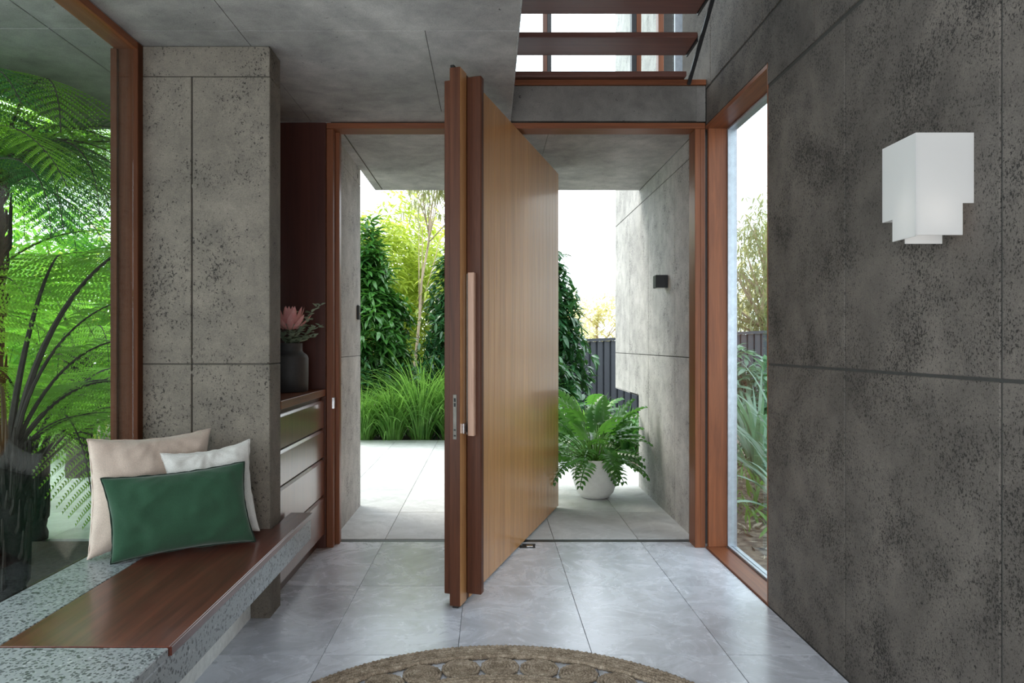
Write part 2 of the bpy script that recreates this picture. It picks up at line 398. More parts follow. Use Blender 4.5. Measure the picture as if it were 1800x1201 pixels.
# left column / stub wall
cl = struct('wall_left', B(-1.86, -1.115, 3.575, 3.735, -.05, CZ-.002, .001).box(-1.80, -1.768, -2.6, 3.5, -.1, .30, .001), M['joint'], 'pitted concrete blade column beside the window seat', 'wall')
build('panel', B(-1.86, -1.108, 3.565, 3.745, 2.735, CZ-.003, .003), M['column'], cl)
build('panel', B(-1.86, -1.503, 3.563, 3.745, 1.284, 2.731, .003), M['column'], cl)
build('panel', B(-1.497, -1.106, 3.563, 3.745, 1.284, 2.731, .004), M['column'], cl)
build('panel', B(-1.86, -1.503, 3.563, 3.745, -.02, 1.280, .003), M['column'], cl)
build('panel', B(-1.497, -1.106, 3.563, 3.745, -.02, 1.280, .004), M['column'], cl)
for x, z in ((-1.485, 2.18), (-1.485, 1.32), (-1.485, 1.24), (-1.515, 1.24)):
    n = 14; r = .015
    vs = [(x+r*math.cos(2*PI*i/n), 3.5615, z+r*math.sin(2*PI*i/n)) for i in range(n)]+[(x+1.15*r*math.cos(2*PI*i/n), 3.568, z+1.15*r*math.sin(2*PI*i/n)) for i in range(n)]
    build('tie_plug', MB().add(vs, [list(range(n))]+[[i, (i+1) % n, n+(i+1) % n, n+i] for i in range(n)]), M['column'], cl)

# ceiling slab, panels with joints
ce = struct('ceiling', B(-1.95, .138, -2.6, 4.79, CZ+.006, CZ+.25, .001), M['joint'], 'smooth grey concrete ceiling slab with thin panel joints', 'ceiling')
for (x0, x1, y0, y1) in ((-1.75, -1.204, -2.6, 3.395), (-1.204, .14, 1.2, 3.395), (-1.204, .14, -2.6, 1.2), (-1.75, -1.204, 3.395, 4.58), (-1.204, -.309, 3.395, 4.58), (-.309, .14, 3.395, 4.58), (-1.75, -1.204, 4.58, 4.79), (-1.204, .14, 4.58, 4.79)):
    g = .0016; build('panel', B(x0+g, x1-(0 if x1 == .14 else g), y0+g, y1-g, CZ, CZ+.02, .0008), M['soffit'], ce)
ce2 = build('outer_slab', B(-2.95, -1.95, -2.6, 4.95, CZ+.006, CZ+.25, .001), M['joint'], ce)
for (x0, x1, y0, y1) in ((-2.95, -2.10, -2.6, 3.37), (-2.10, -1.75, -2.6, 3.37), (-2.95, -2.10, 3.37, 4.95), (-2.10, -1.75, 3.37, 4.95)):
    build('panel', B(x0+.003, x1-.003, y0+.003, y1-.003, CZ, CZ+.02, .001), M['soffit'], ce)
build('slab_edge', B(.138, .146, -2.6, 4.79, CZ-.001, CZ+.25, .002), M['outer'], ce)

# lintel beam over the door, porch soffit slab
li = struct('wall_front', B(.146, 1.47, 4.80, 4.94, 2.90, 3.14, .003), M['lintel'], 'smooth concrete lintel beam above the door head', 'wall')
build('panel', B(1.405, 1.469, 4.795, 4.81, 2.895, 3.138, .002), M['lintel'], li)
st_ = struct('trim_2', B(.10, 1.47, 4.785, 4.95, 3.141, 3.178, .003), M['frame_x'], 'dark timber sill on top of the concrete lintel', 'sill')
ps = struct('ceiling_porch', B(-1.108, 1.455, 4.945, 6.86, 2.892, 3.13, .001), M['joint'], 'pale concrete porch soffit outside the doorway', 'ceiling')
for (x0, x1, y0, y1) in ((-1.03, .42, 4.945, 5.62), (.42, 1.458, 4.945, 5.62), (-1.03, 1.458, 5.62, 6.865)):
    build('panel', B(x0+.001, x1-.001, y0+.001, y1-.001, 2.88, 2.90, .0008), M['soffit'], ps)
build('drip_edge', B(-1.108, -1.04, 4.945, 6.865, 2.88, 2.90, .002), M['soffit'], ps)
build('fascia', B(-1.108, 1.458, 6.862, 6.875, 2.884, 3.13, .002), M['outer'], ps)

# porch walls
pr = MB(); pr.box(1.465, 1.655, 4.95, 6.89, -.1, 2.885, .0005).box(1.465, 1.655, 6.89, 8.16, .89, 5.7, .0005).box(1.465, 1.655, 6.03, 6.89, 2.885, 5.7, .0005)
pr = struct('wall_porch_right', pr, M['joint'], 'pale concrete blade wall with a notched foot right of the porch', 'wall')
for y0, y1 in ((4.95, 5.56), (5.56, 6.48)): panel_x(pr, 1.46, .02, y0, y1, -.02, 1.285, M['outer'], 1, .0035)
panel_x(pr, 1.46, .02, 6.48, 6.9, -.02, 1.285, M['outer'], 1, .0035, [(6.89, 7.338, .88, 1.283)])
panel_x(pr, 1.46, .02, 7.34, 8.17, .88, 1.285, M['outer'], 1, .0035)
for y0, y1 in ((4.95, 5.56), (5.56, 6.48), (6.48, 7.34), (7.34, 8.17)): panel_x(pr, 1.46, .02, y0, y1, 1.285, 2.74, M['outer'], 1, .0035)
panel_x(pr, 1.46, .02, 4.95, 6.88, 2.74, 2.884, M['outer'], 1, .0035)
panel_x(pr, 1.46, .02, 6.88, 8.17, 2.74, 5.7, M['outer'], 1, .0035); panel_x(pr, 1.46, .02, 6.03, 6.88, 3.14, 5.7, M['outer'], 1, .0035)
build('end_face', B(1.46, 1.66, 8.16, 8.175, .88, 5.7, .002), M['outer'], pr); build('end_face', B(1.46, 1.66, 6.888, 6.902, -.02, .885, .002), M['outer'], pr)
build('notch_soffit', B(1.46, 1.66, 6.9, 8.17, .878, .892, .002), M['outer'], pr)
for y, z in ((5.53, 2.37), (5.53, 1.33), (5.93, 1.33)): plug_x(pr, 1.46, y, z, 1, .016, M['outer'])
pl = struct('wall_porch_left', B(-1.9, -1.113, 4.96, 6.07, -.1, 2.88, .001), M['joint'], 'pale concrete porch wall left of the doorway', 'wall')
for z0, z1 in ((-.02, 1.285), (1.285, 2.745), (2.745, 3.13)):
    build('panel', B(-1.9, -1.108, 4.955, 6.08, z0+.002, z1-.002, .003), M['outer'], pl)
n = 12
vs = [(-1.1075, 5.95+.014*math.cos(2*PI*i/n), 2.80+.02*math.sin(2*PI*i/n)) for i in range(n)]
build('tie_hole', MB().add(vs, [list(range(n))]), M['rubber'], pl)

# closing walls out of view (upper storey, rear), with roof and rear openings added to let in light
ux = MB(); ux.box(-2.05, -1.9, -2.6, 6.1, CZ+.25, 5.8, .001).box(-1.95, -1.885, 3.75, 4.95, -.1, CZ, .001)
struct('wall_back', ux.box(-2.05, -1.7, -2.75, -2.6, -.1, 5.8).box(1.3, 1.66, -2.75, -2.6, -.1, 5.8).box(-1.7, 1.3, -2.75, -2.6, 2.75, 5.8), M['lintel'], 'concrete walls closing the room behind the viewpoint', 'wall')
ur = MB(); ur.box(-2.05, .3, -2.75, 6.1, 5.8, 6.0).box(1.3, 1.66, -2.75, 6.1, 5.8, 6.0).box(.3, 1.3, -2.75, .8, 5.8, 6.0).box(.3, 1.3, 4.4, 6.1, 5.8, 6.0)
struct('ceiling_upper', ur, M['soffit'], 'upper concrete roof over the stair void', 'ceiling')
struct('wall_upper_left', B(-1.9, -.2, 6.0, 6.12, 3.14, 5.8), M['lintel'], 'upper concrete wall beside the stair window', 'wall')

# timber panel and door frame
tp = struct('trim_3', B(-1.9, -1.107, 4.782, 4.95, 0, CZ-.004, .002), M['dark'], 'dark reddish timber panel behind the vase niche', 'panelling')
df = Thing('door_frame', (0, 4.87, 0), 'reddish timber frame around the wide entrance opening', 'door frame', kind='structure')
df.part('jamb', B(-1.106, -1.061, 4.80, 4.865, 0, 2.848, .002), M['frame'])
sj = df.part('stop', B(-1.106, -1.036, 4.885, 4.945, 0, 2.848, .002), M['frame'])
df.part('rebate', B(-1.106, -1.068, 4.865, 4.885, 0, 2.848, .001), M['door_dark'])
df.part('jamb', B(1.435, 1.468, 4.80, 4.90, 0, 2.848, .002), M['frame']); df.part('stop', B(1.398, 1.435, 4.80, 4.945, 0, 2.848, .002), M['frame'])
df.part('head', B(-1.106, 1.468, 4.80, 4.942, 2.850, 2.888, .002), M['frame_x'])
df.part('strike_plate', MB().box(-1.0625, -1.0585, 4.805, 4.862, .945, 1.02, .001).box(-1.064, -1.057, 4.812, 4.822, .955, 1.01), M['bronze'], label='dark metal strike plate')
df.part('strike_lip', MB().box(-1.068, -1.050, 4.797, 4.801, .945, 1.02, .001), M['chrome'], label='bright metal strike lip')

# left window (glass wall beside the window seat)
w1 = Thing('window_1', (-1.765, 3.0, .45), 'tall fixed window behind the seat looking onto tree ferns', 'window', kind='structure')
w1.part('post', B(-1.87, -1.745, 3.51, 3.562, .30, CZ-.004, .003), M['post'])
w1.part('glazing_bead', B(-1.872, -1.840, 3.49, 3.51, .44, 2.845, .002), M['post'])
w1.part('head', B(-1.86, -1.75, -2.6, 3.562, 2.85, CZ-.002, .002), M['frame_y'])
w1.part('glass_pane', B(-1.772, -1.766, -2.6, 3.508, .452, 2.848, .001), M['glass'])

# right window
w2 = Thing('window_2', (1.6, 4.25, 0), 'narrow floor-to-head window set deep in the right concrete wall', 'window', kind='structure')
w2.part('jamb', B(1.481, 1.625, 4.775, 4.80, .012, 2.845, .002), M['frame'])
w2.part('jamb', B(1.472, 1.63, 3.732, 3.745, .012, 2.845, .002), M['frame'])
w2.part('sill', B(1.472, 1.605, 3.733, 4.80, -.02, .012, .002), M['frame_y'])
w2.part('head', B(1.470, 1.625, 3.735, 4.80, 2.842, 2.868, .002), M['frame_y'])
w2.part('channel', MB().box(1.607, 1.628, 3.745, 4.775, .0, .026).box(1.607, 1.67, 4.76, 4.775, .02, 2.84).box(1.607, 1.67, 3.745, 4.76, 2.828, 2.841).box(1.64, 1.67, 3.745, 4.775, -.02, .02), M['channel'], label='pale metal glazing channel')
w2.part('glass_pane', B(1.629, 1.635, 3.747, 4.758, .02, 2.828, .001), M['glass'])

# upper window beyond the stairs
w3 = Thing('window_3', (.8, 6.0, 3.14), 'upper window with timber mullions seen between the stair treads', 'window', kind='structure')
for x0, x1, a in ((.455, .49, 'frame'), (.49, .525, 'steel'), (1.205, 1.245, 'steel'), (1.245, 1.285, 'frame'), (1.43, 1.475, 'frame'), (-.2, -.15, 'frame')):
    w3.part('mullion', B(x0, x1, 5.97, 6.05, 3.13, 5.79, .002), M[a])
w3.part('sill', B(-.2, 1.46, 5.96, 6.06, 3.10, 3.13, .002), M['frame_x'])
for x0, x1 in ((-.15, .455), (.525, 1.205), (1.285, 1.43)): w3.part('glass_pane', B(x0, x1, 6.005, 6.011, 3.13, 5.79, .001), M['glass'])
w3.part('side_pane', B(1.55, 1.556, 5.38, 5.97, 3.13, 5.79, .001), M['glass'])
w3.part('side_post', B(1.475, 1.62, 5.60, 5.64, 3.13, 5.79, .002), M['channel'])

# ------------------------------------------------------------------ PIVOT DOOR
E = Vector((-.151, 3.685, 0)); D = Vector((.304, .9527, 0)).normalized(); N = Vector((D.y, -D.x, 0)); TH = .0593; DL = 2.43
def dx(p):      # (u along leaf, n to the right face, z)
    return tuple(E + D*p[0] + N*p[1] + Vector((0, 0, p[2])))
def DB(u0, u1, n0, n1, z0, z1, b=.002): return MB().box(u0, u1, n0, n1, z0, z1, b, dx)
pivot = dx((1.24, -TH/2, 0))
dr = Thing('door_1', pivot, 'huge open pivot door of vertical reddish timber boards', 'door', kind='structure')
Z0, Z1 = .012, 2.831
dr.part('core', DB(.03, DL-.02, -TH+.004, -.004, Z0+.004, Z1-.004, .001), M['door_dark'])
dr.part('edge_post', DB(0, .098, -TH, 0, Z0, Z1, .002), M['door'])
dr.part('edge_strip', DB(-.0015, .001, -TH+.001, -.001, Z0, Z1, .001), M['door_dark'])
nb = 20; wb = (DL-.145)/nb
for i in range(nb):
    u0 = .145+i*wb
    dr.part('board', DB(u0+.0006, u0+wb-.0006, -TH, 0, Z0, Z1, .0015), M['door'])
dr.part('cover_strip', DB(.0966, .142, .0, .0833, .049, 2.811, .005), M['door_dark'], label='dark projecting cover strip')
dr.part('cover_strip', DB(.0966, .142, -TH-.068, -TH, .036, 2.805, .003), M['door_dark'], label='dark cover strip on the hidden face')
hd = dr.part('pull_handle', DB(.060, .0966, .020, .054, .897, 1.762, .002), M['handle'], label='pale timber pull bar')
dr.part('shadow_strip', DB(.085, .0966, .003, .020, .90, 1.758, .001), M['bronze'], hd)  # added metal strip standing in for the grey shadow gap beside the bar
lk = dr.part('lock_case', DB(.03, .075, 0, .012, .912, .965, .002), M['chrome'], label='small square metal lock')
dr.part('keyhole', MB().box(.048, .057, .011, .0135, .922, .952, .002, dx), M['rubber'], lk)
lp = dr.part('lock_plate', DB(-.004, .0, -TH/2-.010, -TH/2+.011, .884, 1.119, .001), M['bronze'])
for z0, z1 in ((1.055, 1.075), (1.08, 1.10), (.90, .908), (.93, .938)):
    dr.part('slot', DB(-.0048, -.0038, -TH/2-.005, -TH/2+.006, z0, z1, .0005), M['rubber'], lp)
dr.part('seal', DB(.004, DL-.03, -TH+.014, -.014, .001, Z0+.003, .001), M['rubber'])
dr.part('seal', DB(.0, .05, -TH+.002, -.035, Z1, Z1+.016, .003), M['rubber'])
px_, py_ = pivot[0], pivot[1]
pf = Thing('pivot_plate', (px_+.09, py_-.10, 0), 'small black floor fitting at the foot of the door by the threshold', 'door hardware')
pf.part('plate', MB().box(px_+.01, px_+.115, py_-.085, py_-.03, 0, .004, .001).box(px_+.03, px_+.12, py_-.02, py_+.0, 0, .006, .001), M['rubber'])
pf.part('bracket', MB().box(px_+.055, px_+.10, py_-.08, py_-.045, .004, .012, .002), M['chrome'])

# ------------------------------------------------------------------ STAIRS in the void
sr = Thing('staircase', (.75, 4.8, 3.18), 'open stair of dark timber treads rising above the door lintel', 'staircase', kind='structure')
for i in range(9):
    y0 = 4.742-.255*i; z1 = 3.207+.16*i; y1 = y0+.283
    if i == 0: z1 = 3.217
    bx = B(.149, 1.325, y0, y1, z1-.035, z1, .004)
    sr.part('tread', bx, M['tread'])
    if i: sr.part('bracket', B(1.326, 1.335, y0+.03, y1-.01, z1-.05, z1-.002, .001), M['steel'])
mb = MB()
a0 = (4.79, 3.185); sl = .16/.255
pts = [(4.79, 3.185), (4.60, 3.185+.0), (4.79-2.4, 3.17+2.4*sl-.22), (4.79-2.4, 3.17+2.4*sl+.02), (4.79, 3.27)]
mb.prism([(4.775, 3.135), (2.3, 3.182+2.4*sl), (2.3, 3.182+2.4*sl+.012), (4.775, 3.15)], lambda a, b, d: (d, a, b), 1.336, 1.36)
0 and mb.prism([(4.72, 3.20), (2.3, 3.20+2.42*sl), (2.3, 3.20+2.42*sl+.03), (4.72, 3.24)], lambda a, b, d: (d, a, b), 1.340, 1.352)
sr.part('stringer', mb, M['steel'])

# ------------------------------------------------------------------ WINDOW SEAT
bs = Thing('window_seat', (-1.3, 2.6, 0), 'long built-in terrazzo bench with a dark timber seat under the fern window', 'bench')
bs.part('slab', MB().box(-1.765, -.984, 1.0, 3.561, .303, .420, .004).box(-1.098, -.984, 3.555, 3.905, .303, .420, .006)
        .box(-1.765, -1.512, 1.0, 3.561, .42, .45, .003).box(-1.512, -.984, 1.0, 2.168, .42, .45, .003), M['terrazzo'])
bs.part('seat_board', MB().box(-1.509, -.984, 2.172, 3.561, .4205, .4515, .002).box(-1.098, -.980, 3.555, 3.907, .4205, .4515, .002), M['bench'])
bs.part('edge_board', B(-.984, -.976, 2.172, 3.907, .422, .4512, .002), M['bench'])
bs.part('plinth', B(-1.7, -1.20, 1.0, 3.555, 0, .302, .002), M['white'])

# ------------------------------------------------------------------ DRAWER CABINET
cb = Thing('drawer_cabinet', (-1.4, 4.3, 0), 'low reddish timber drawer cabinet between concrete column and door frame', 'cabinet')
cb.part('carcass', MB().box(-1.88, -1.135, 3.76, 4.778, .10, 1.03, .002).box(-1.88, -1.17, 3.76, 4.778, 0, .10, .002), M['door_dark'])
cb.part('worktop', B(-1.88, -1.108, 3.76, 4.78, 1.033, 1.079, .002), M['frame_y'])
for z0, z1 in ((.822, 1.006), (.622, .808), (.368, .608), (.10, .354)):
    d_ = cb.part('drawer', MB().box(-1.134, -1.115, 3.765, 4.765, z0, z1-.012, .003), M['drawer'])
    cb.part('finger_lip', MB().prism([(-1.134, z1), (-1.126, z1), (-1.115, z1-.012), (-1.134, z1-.012)], lambda a, b, d: (a, d, b), 3.765, 4.765), M['drawer'], d_)
cb.part('end_stile', B(-1.134, -1.112, 4.766, 4.781, .10, 1.03, .001), M['door_dark'])

# ------------------------------------------------------------------ SCONCES / small wall fittings
wl = Thing('wall_sconce', (1.47, 2.23, 1.86), 'white stepped folded-sheet wall light on the dark right wall', 'wall light')
t_ = .004
def fy(y0, y1): return lambda a, b, d: (a, d, b)
wl.part('front_plate', MB().prism([(1.294, 2.0236), (1.470, 2.0236), (1.470, 1.81), (1.436, 1.81), (1.436, 1.713), (1.294, 1.713)], lambda a, b, d: (a, d, b), 2.143, 2.147), M['shade'])
wl.part('side_plate', MB().prism([(2.147, 2.0236), (2.326, 2.0236), (2.326, 1.781), (2.268, 1.781), (2.268, 1.710), (2.147, 1.710)], lambda a, b, d: (d, a, b), 1.294, 1.298), M['shade'])
wl.part('back_plate', MB().prism([(1.298, 2.0236), (1.470, 2.0236), (1.470, 1.79), (1.298, 1.781)], lambda a, b, d: (a, d, b), 2.322, 2.326), M['shade'])
wl.part('inner_plate', MB().prism([(1.318, 2.0), (1.435, 2.0), (1.435, 1.70), (1.318, 1.70)], lambda a, b, d: (a, d, b), 2.238, 2.242), M['shade'])
bl = wl.part('lamp', MB().lathe([(.001, 1.745), (.010, 1.75), (.014, 1.77), (.012, 1.79), (.010, 1.83)], 1.365, 2.200, 16), emit('warm_lamp', (1, .97, .92), 5), smooth=True)
wl.part('bracket', B(1.365-.008, 1.469, 2.192, 2.208, 1.832, 1.85, .002), M['white'])
ol = Thing('porch_light', (1.46, 5.82, 1.9), 'small dark cube wall light on the pale porch wall', 'wall light')
ol.part('housing', B(1.36, 1.4595, 5.77, 5.87, 1.846, 1.95, .003), M['steel'])
ol.part('lens', B(1.375, 1.445, 5.785, 5.855, 1.843, 1.8465, .001), M['white'])
it = Thing('intercom', (-1.108, 5.94, 1.65), 'slim black intercom panel on the left porch wall', 'intercom')
it.part('plate', B(-1.1075, -1.088, 5.90, 5.985, 1.59, 1.71, .004), M['steel'])
it.part('button', B(-1.0885, -1.084, 5.925, 5.955, 1.63, 1.65, .002), M['chrome'])

# ------------------------------------------------------------------ VASE + FLOWERS
VX, VY, VZ = -1.276, 4.52, 1.079
va = Thing('vase', (VX, VY, VZ), 'matt charcoal cylindrical vase holding flowers on the timber cabinet top', 'vase')
va.part('body', MB().lathe([(.10, VZ), (.115, VZ+.006), (.1165, VZ+.11), (.1165, VZ+.215), (.108, VZ+.235), (.088, VZ+.250), (.079, VZ+.262), (.078, VZ+.305), (.080, VZ+.310), (.073, VZ+.310), (.070, VZ+.29), (.07, VZ+.25), (.02, VZ+.24)], VX, VY, 48), M['vase'], smooth=True)
def petal_mb(mb, base, d, L, wd, curl, lift=.0):
    d = Vector(d).normalized(); s_ = d.cross(Vector((0, 0, 1)));
    if s_.length < .01: s_ = Vector((1, 0, 0))
    s_.normalize(); up = s_.cross(d); n_ = 5; vs = []
    for i in range(n_+1):
        t = i/n_; wv = wd*math.sin(PI*min(1, .12+.88*t))**.7 if t < 1 else .0008
        c_ = Vector(base)+d*(L*t)+up*(curl*L*(t*t-.3*t))
        for q in (-1, 0, 1): vs.append(c_+s_*(q*wv*.5)+up*(abs(q)*wv*.22))
    fs = [(i*3+j, i*3+j+1, i*3+j+4, i*3+j+3) for i in range(n_) for j in range(2)]
    mb.add(vs, fs)
px0 = (-345*VY/1242, VY-.03, 1.38+46*VY/1242)   # flower head centre
FH = Vector((-1.262, VY-.05, 1.50))
pt = Thing('protea', tuple(FH), 'pink king protea bloom standing in the charcoal vase', 'flower')
for ring, (n_, el, L, wd) in enumerate(((9, 1.25, .12, .034), (10, .92, .14, .042), (10, .52, .13, .042))):
    for i in range(n_):
        a = 2*PI*(i+.5*ring)/n_; mb = MB()
        dd = Vector((math.cos(a)*math.cos(el), math.sin(a)*math.cos(el), math.sin(el)))
        bpos = FH+Vector((math.cos(a)*.022*(1+ring*.45), math.sin(a)*.022*(1+ring*.45), -.012*ring))
        petal_mb(mb, bpos, dd, L, wd, .35, 0); pt.part('petal', mb, M['petal'], smooth=True)
pt.part('centre', MB().lathe([(.001, FH.z-.03), (.03, FH.z-.02), (.036, FH.z+.02), (.03, FH.z+.06), (.012, FH.z+.085), (.001, FH.z+.088)], FH.x, FH.y, 20), M['petal_in'], smooth=True)
pt.part('stem', MB().tube([(VX+.01, VY, VZ+.245), (FH.x, FH.y+.02, FH.z-.07), (FH.x, FH.y, FH.z-.02)], .006), M['eucal'])
for i in range(6):
    a = 2*PI*i/6+.4; mb = MB(); petal_mb(mb, FH+Vector((0, 0, -.03)), (math.cos(a), math.sin(a), .35), .09, .05, .2); pt.part('leaf', mb, M['eucal'], smooth=True)
def euc_sprig(path, lsz, seed, lab):
    rnd = random.Random(seed); P = [Vector(p) for p in path]
    t = Thing('eucalyptus_sprig', tuple(P[0]), lab, 'foliage', 'eucalyptus sprigs in the charcoal vase')
    pts = []
    for i in range(13):
        s_ = i/12; a, b, c_ = P; pts.append(a*(1-s_)**2+b*2*s_*(1-s_)+c_*s_*s_)
    t.part('stem', MB().tube(pts, [.0032-.002*i/12 for i in range(13)], 6), M['eucal'])
    for i in range(4, 13):
        for k_ in range(3 if i < 10 else 2):
            a = rnd.random()*2*PI; dd = Vector((math.cos(a), math.sin(a), rnd.uniform(-.1, .7)))
            mb = MB(); sz = lsz*rnd.uniform(.75, 1.2)*(1.1-.4*i/12)
            petal_mb(mb, pts[i]+dd*.008, dd, sz, sz*.85, .1); t.part('leaf', mb, M['eucal'], smooth=True)
vb = Vector((VX, VY, VZ+.25))
for j, (tip, lab) in enumerate((((.20, -.02, .30), 'tall grey-green eucalyptus sprig leaning right out of the vase'), ((.19, .03, .17), 'eucalyptus sprig drooping right over the vase rim'), ((.13, -.06, .20), 'eucalyptus sprig beside the protea on the right'),
                                 ((.04, -.09, .10), 'short eucalyptus sprig in front of the protea at the rim'), ((-.06, -.07, .14), 'eucalyptus sprig at the left beside the column'), ((.0, .08, .26), 'eucalyptus sprig rising behind the protea'), ((.15, .02, .10), 'lowest eucalyptus sprig hanging by the vase shoulder'))):
    tp_ = vb+Vector(tip); md = vb+Vector((tip[0]*.35, tip[1]*.35, max(.1, tip[2]*.75)))
    s0 = vb+Vector((tip[0]*.12, tip[1]*.12, .0))
    euc_sprig((s0, md, tp_), .046, 20+j, lab)

# ------------------------------------------------------------------ CUSHIONS
def cushion(label, cn, th, mat, pipe=None, seed=1, wr=.012, group=None, ears=.085):
    """cn: bl,br,tr,tl corners in the world"""
    bl_, br_, tr_, tl_ = [Vector(c) for c in cn]; nrm = ((br_-bl_).cross(tl_-bl_)).normalized()
    base = (bl_+br_)/2; t = Thing('cushion', tuple(base), label, 'cushion', group)
    nu, nv = 44, 34; V = [[], []]
    def pos_(u, v, side):
        pu = u*(1-ears*(1-v*v)*abs(u)**2) ; pv_ = v*(1-ears*1.2*(1-u*u)*abs(v)**2)
        a, b = (pu+1)/2, (pv_+1)/2
        p = bl_*(1-a)*(1-b)+br_*a*(1-b)+tr_*a*b+tl_*(1-a)*b
        d = th*((1-abs(u)**2.6)*(1-abs(v)**2.6))**.48
        nz = noise.noise(Vector((u*2.2+seed*7, v*2.2, side*3.1)))+.5*noise.noise(Vector((u*6+seed, v*3, side)))
        cr = (abs(u*v))**1.2; fold = math.sin((u-v)*11+seed)*cr*.5 + math.sin(math.atan2(v-1.1, u)*17+seed)*max(0, v)**3*.5
        k_ = (1-abs(u)**6)*(1-abs(v)**6)
        return p+nrm*(side*d + (wr*(nz+fold))*k_)
    vs = []; ix = {}
    for side in (1, -1):
        for i in range(nu+1):
            for j in range(nv+1):
                u, v = -1+2*i/nu, -1+2*j/nv
                u = math.sin(u*PI/2)*.5+u*.5; v = math.sin(v*PI/2)*.5+v*.5
                edge = i in (0, nu) or j in (0, nv)
                if side == -1 and edge: ix[(side, i, j)] = ix[(1, i, j)]; continue
                ix[(side, i, j)] = len(vs); vs.append(pos_(u, v, side))
    fs = []
    for side in (1, -1):
        for i in range(nu):
            for j in range(nv):
                q = [ix[(side, i, j)], ix[(side, i+1, j)], ix[(side, i+1, j+1)], ix[(side, i, j+1)]]
                fs.append(q if side > 0 else q[::-1])
    cv = t.part('cover', MB().add(vs, fs), mat, smooth=True)
    loop = []
    for i in range(nu): loop.append(vs[ix[(1, i, 0)]])
    for j in range(nv): loop.append(vs[ix[(1, nu, j)]])
    for i in range(nu, 0, -1): loop.append(vs[ix[(1, i, nv)]])
    for j in range(nv, 0, -1): loop.append(vs[ix[(1, 0, j)]])
    loop = [p+Vector((noise.noise(p*30), noise.noise(p*31+Vector((5, 0, 0))), noise.noise(p*29)))*.004 for p in loop]
    t.part('piping', MB().tube(loop, .0042 if pipe else .0022, 6, closed=True), pipe or mat, smooth=True)
    return t
SB = .455
cushion('large square beige linen cushion standing at the back against the window', [(-1.725, 3.03, SB), (-1.42, 3.49, SB+.005), (-1.385, 3.515, .963), (-1.742, 3.06, .972)], .085, M['cush_beige'], seed=2, wr=.018)
cushion('off-white cushion with a seam edge leaning on the concrete column', [(-1.42, 3.22, SB+.01), (-1.115, 3.43, SB+.02), (-1.175, 3.465, .915), (-1.50, 3.22, .885)], .05, M['cush_white'], seed=5, ears=.10, wr=.02)
cushion('green oblong lumbar cushion with dark piping lying in front', [(-1.60, 2.985, SB-.002), (-1.093, 3.30, SB+.008), (-1.152, 3.325, .83), (-1.668, 3.03, .805)], .065, M['cush_green'], M['cush_green_edge'], seed=9, ears=.075, wr=.016)

# ------------------------------------------------------------------ JUTE RUG
RX, RY, RR = .054, 2.18, 1.02
rg = Thing('jute_rug', (RX, RY, 0), 'round braided jute rug with a ring of coiled rosettes in front of the door', 'rug')
def braid(mb, cx, cy, r, rad, z=.011, nb_=None, squash=1.0):
    L = 2*PI*r; nk = max(14, int(L/.020)); n_ = nk*4; seg_ = 6; vs = []
    ph = random.random()*6
    for i in range(n_):
        a = 2*PI*i/n_; kq = math.sin(i*PI/2+ph); rr = rad*(1+.16*kq); off = rad*.18*math.sin(i*PI/4*1.0+ph)
        for j in range(seg_):
            b = 2*PI*j/seg_; q = r+off+math.cos(b)*rr
            vs.append((cx+math.cos(a)*q, cy+math.sin(a)*q, max(.0005, z+math.sin(b)*rr*squash)))
    fs = [(i*seg_+j, i*seg_+(j+1) % seg_, ((i+1) % n_)*seg_+(j+1) % seg_, ((i+1) % n_)*seg_+j) for i in range(n_) for j in range(seg_)]
    mb.add(vs, fs)
for i, r in enumerate((1.008, .986, .964, .942, .920)):
    mb = MB(); braid(mb, RX, RY, r, .012); rg.part('braid', mb, M['jute'], smooth=True)
NR = 31; rc = .823; cr_ = .081
first = None
mbc = MB()
for r in (.0745, .0615, .0485, .0355, .0225, .009): braid(mbc, 0, 0, r, .0075, .009)
me_c = bpy.data.meshes.new('coil'); me_c.from_pydata(mbc.v, [], mbc.f); me_c.polygons.foreach_set('use_smooth', [True]*len(me_c.polygons)); me_c.materials.append(M['jute'])
for i in range(NR):
    a = 2*PI*i/NR+PI/2+.01; o = link('coil', me_c, None, rg.root)
    o.location = (rc*math.cos(a), rc*math.sin(a), .0); o.rotation_euler = (0, 0, a*3)
for r in (.728, .706, .684): mb = MB(); braid(mb, RX, RY, r, .012); rg.part('braid', mb, M['jute'], smooth=True)
for i in range(22):
    a = 2*PI*i/22; o = link('coil', me_c, None, rg.root); o.location = (.59*math.cos(a), .59*math.sin(a), 0); o.rotation_euler = (0, 0, a*5)
mb = MB(); r = .50
while r > .02: braid(mb, RX, RY, r, .012); r -= .022
rg.part('centre_braid', mb, M['jute'], smooth=True, kind='stuff')

# ================================================================== OUTSIDE
struct('ground', MB().box(-30, 40, 10.25, 60, -.4, -.05, .001).box(1.67, 40, -4, 10.25, -.4, -.05, .001).box(.46, 1.67, 8.545, 10.25, -.4, -.05, .001), M['mulch'], 'mulched garden bed around the paving', 'ground')
struct('ground_side', MB().box(-30, -4.21, -4, 10.25, -.5, -.06, .001).box(-4.21, -2.06, -4, 6.0, -.5, -.06, .001), M['gravel'], 'pale gravel ground behind the tree ferns', 'ground')
struct('ground_bed', B(-4.2, -1.9, 1.5, 4.9, -.3, .02, .02), M['soil'], 'dark soil bed under the window ferns', 'ground')

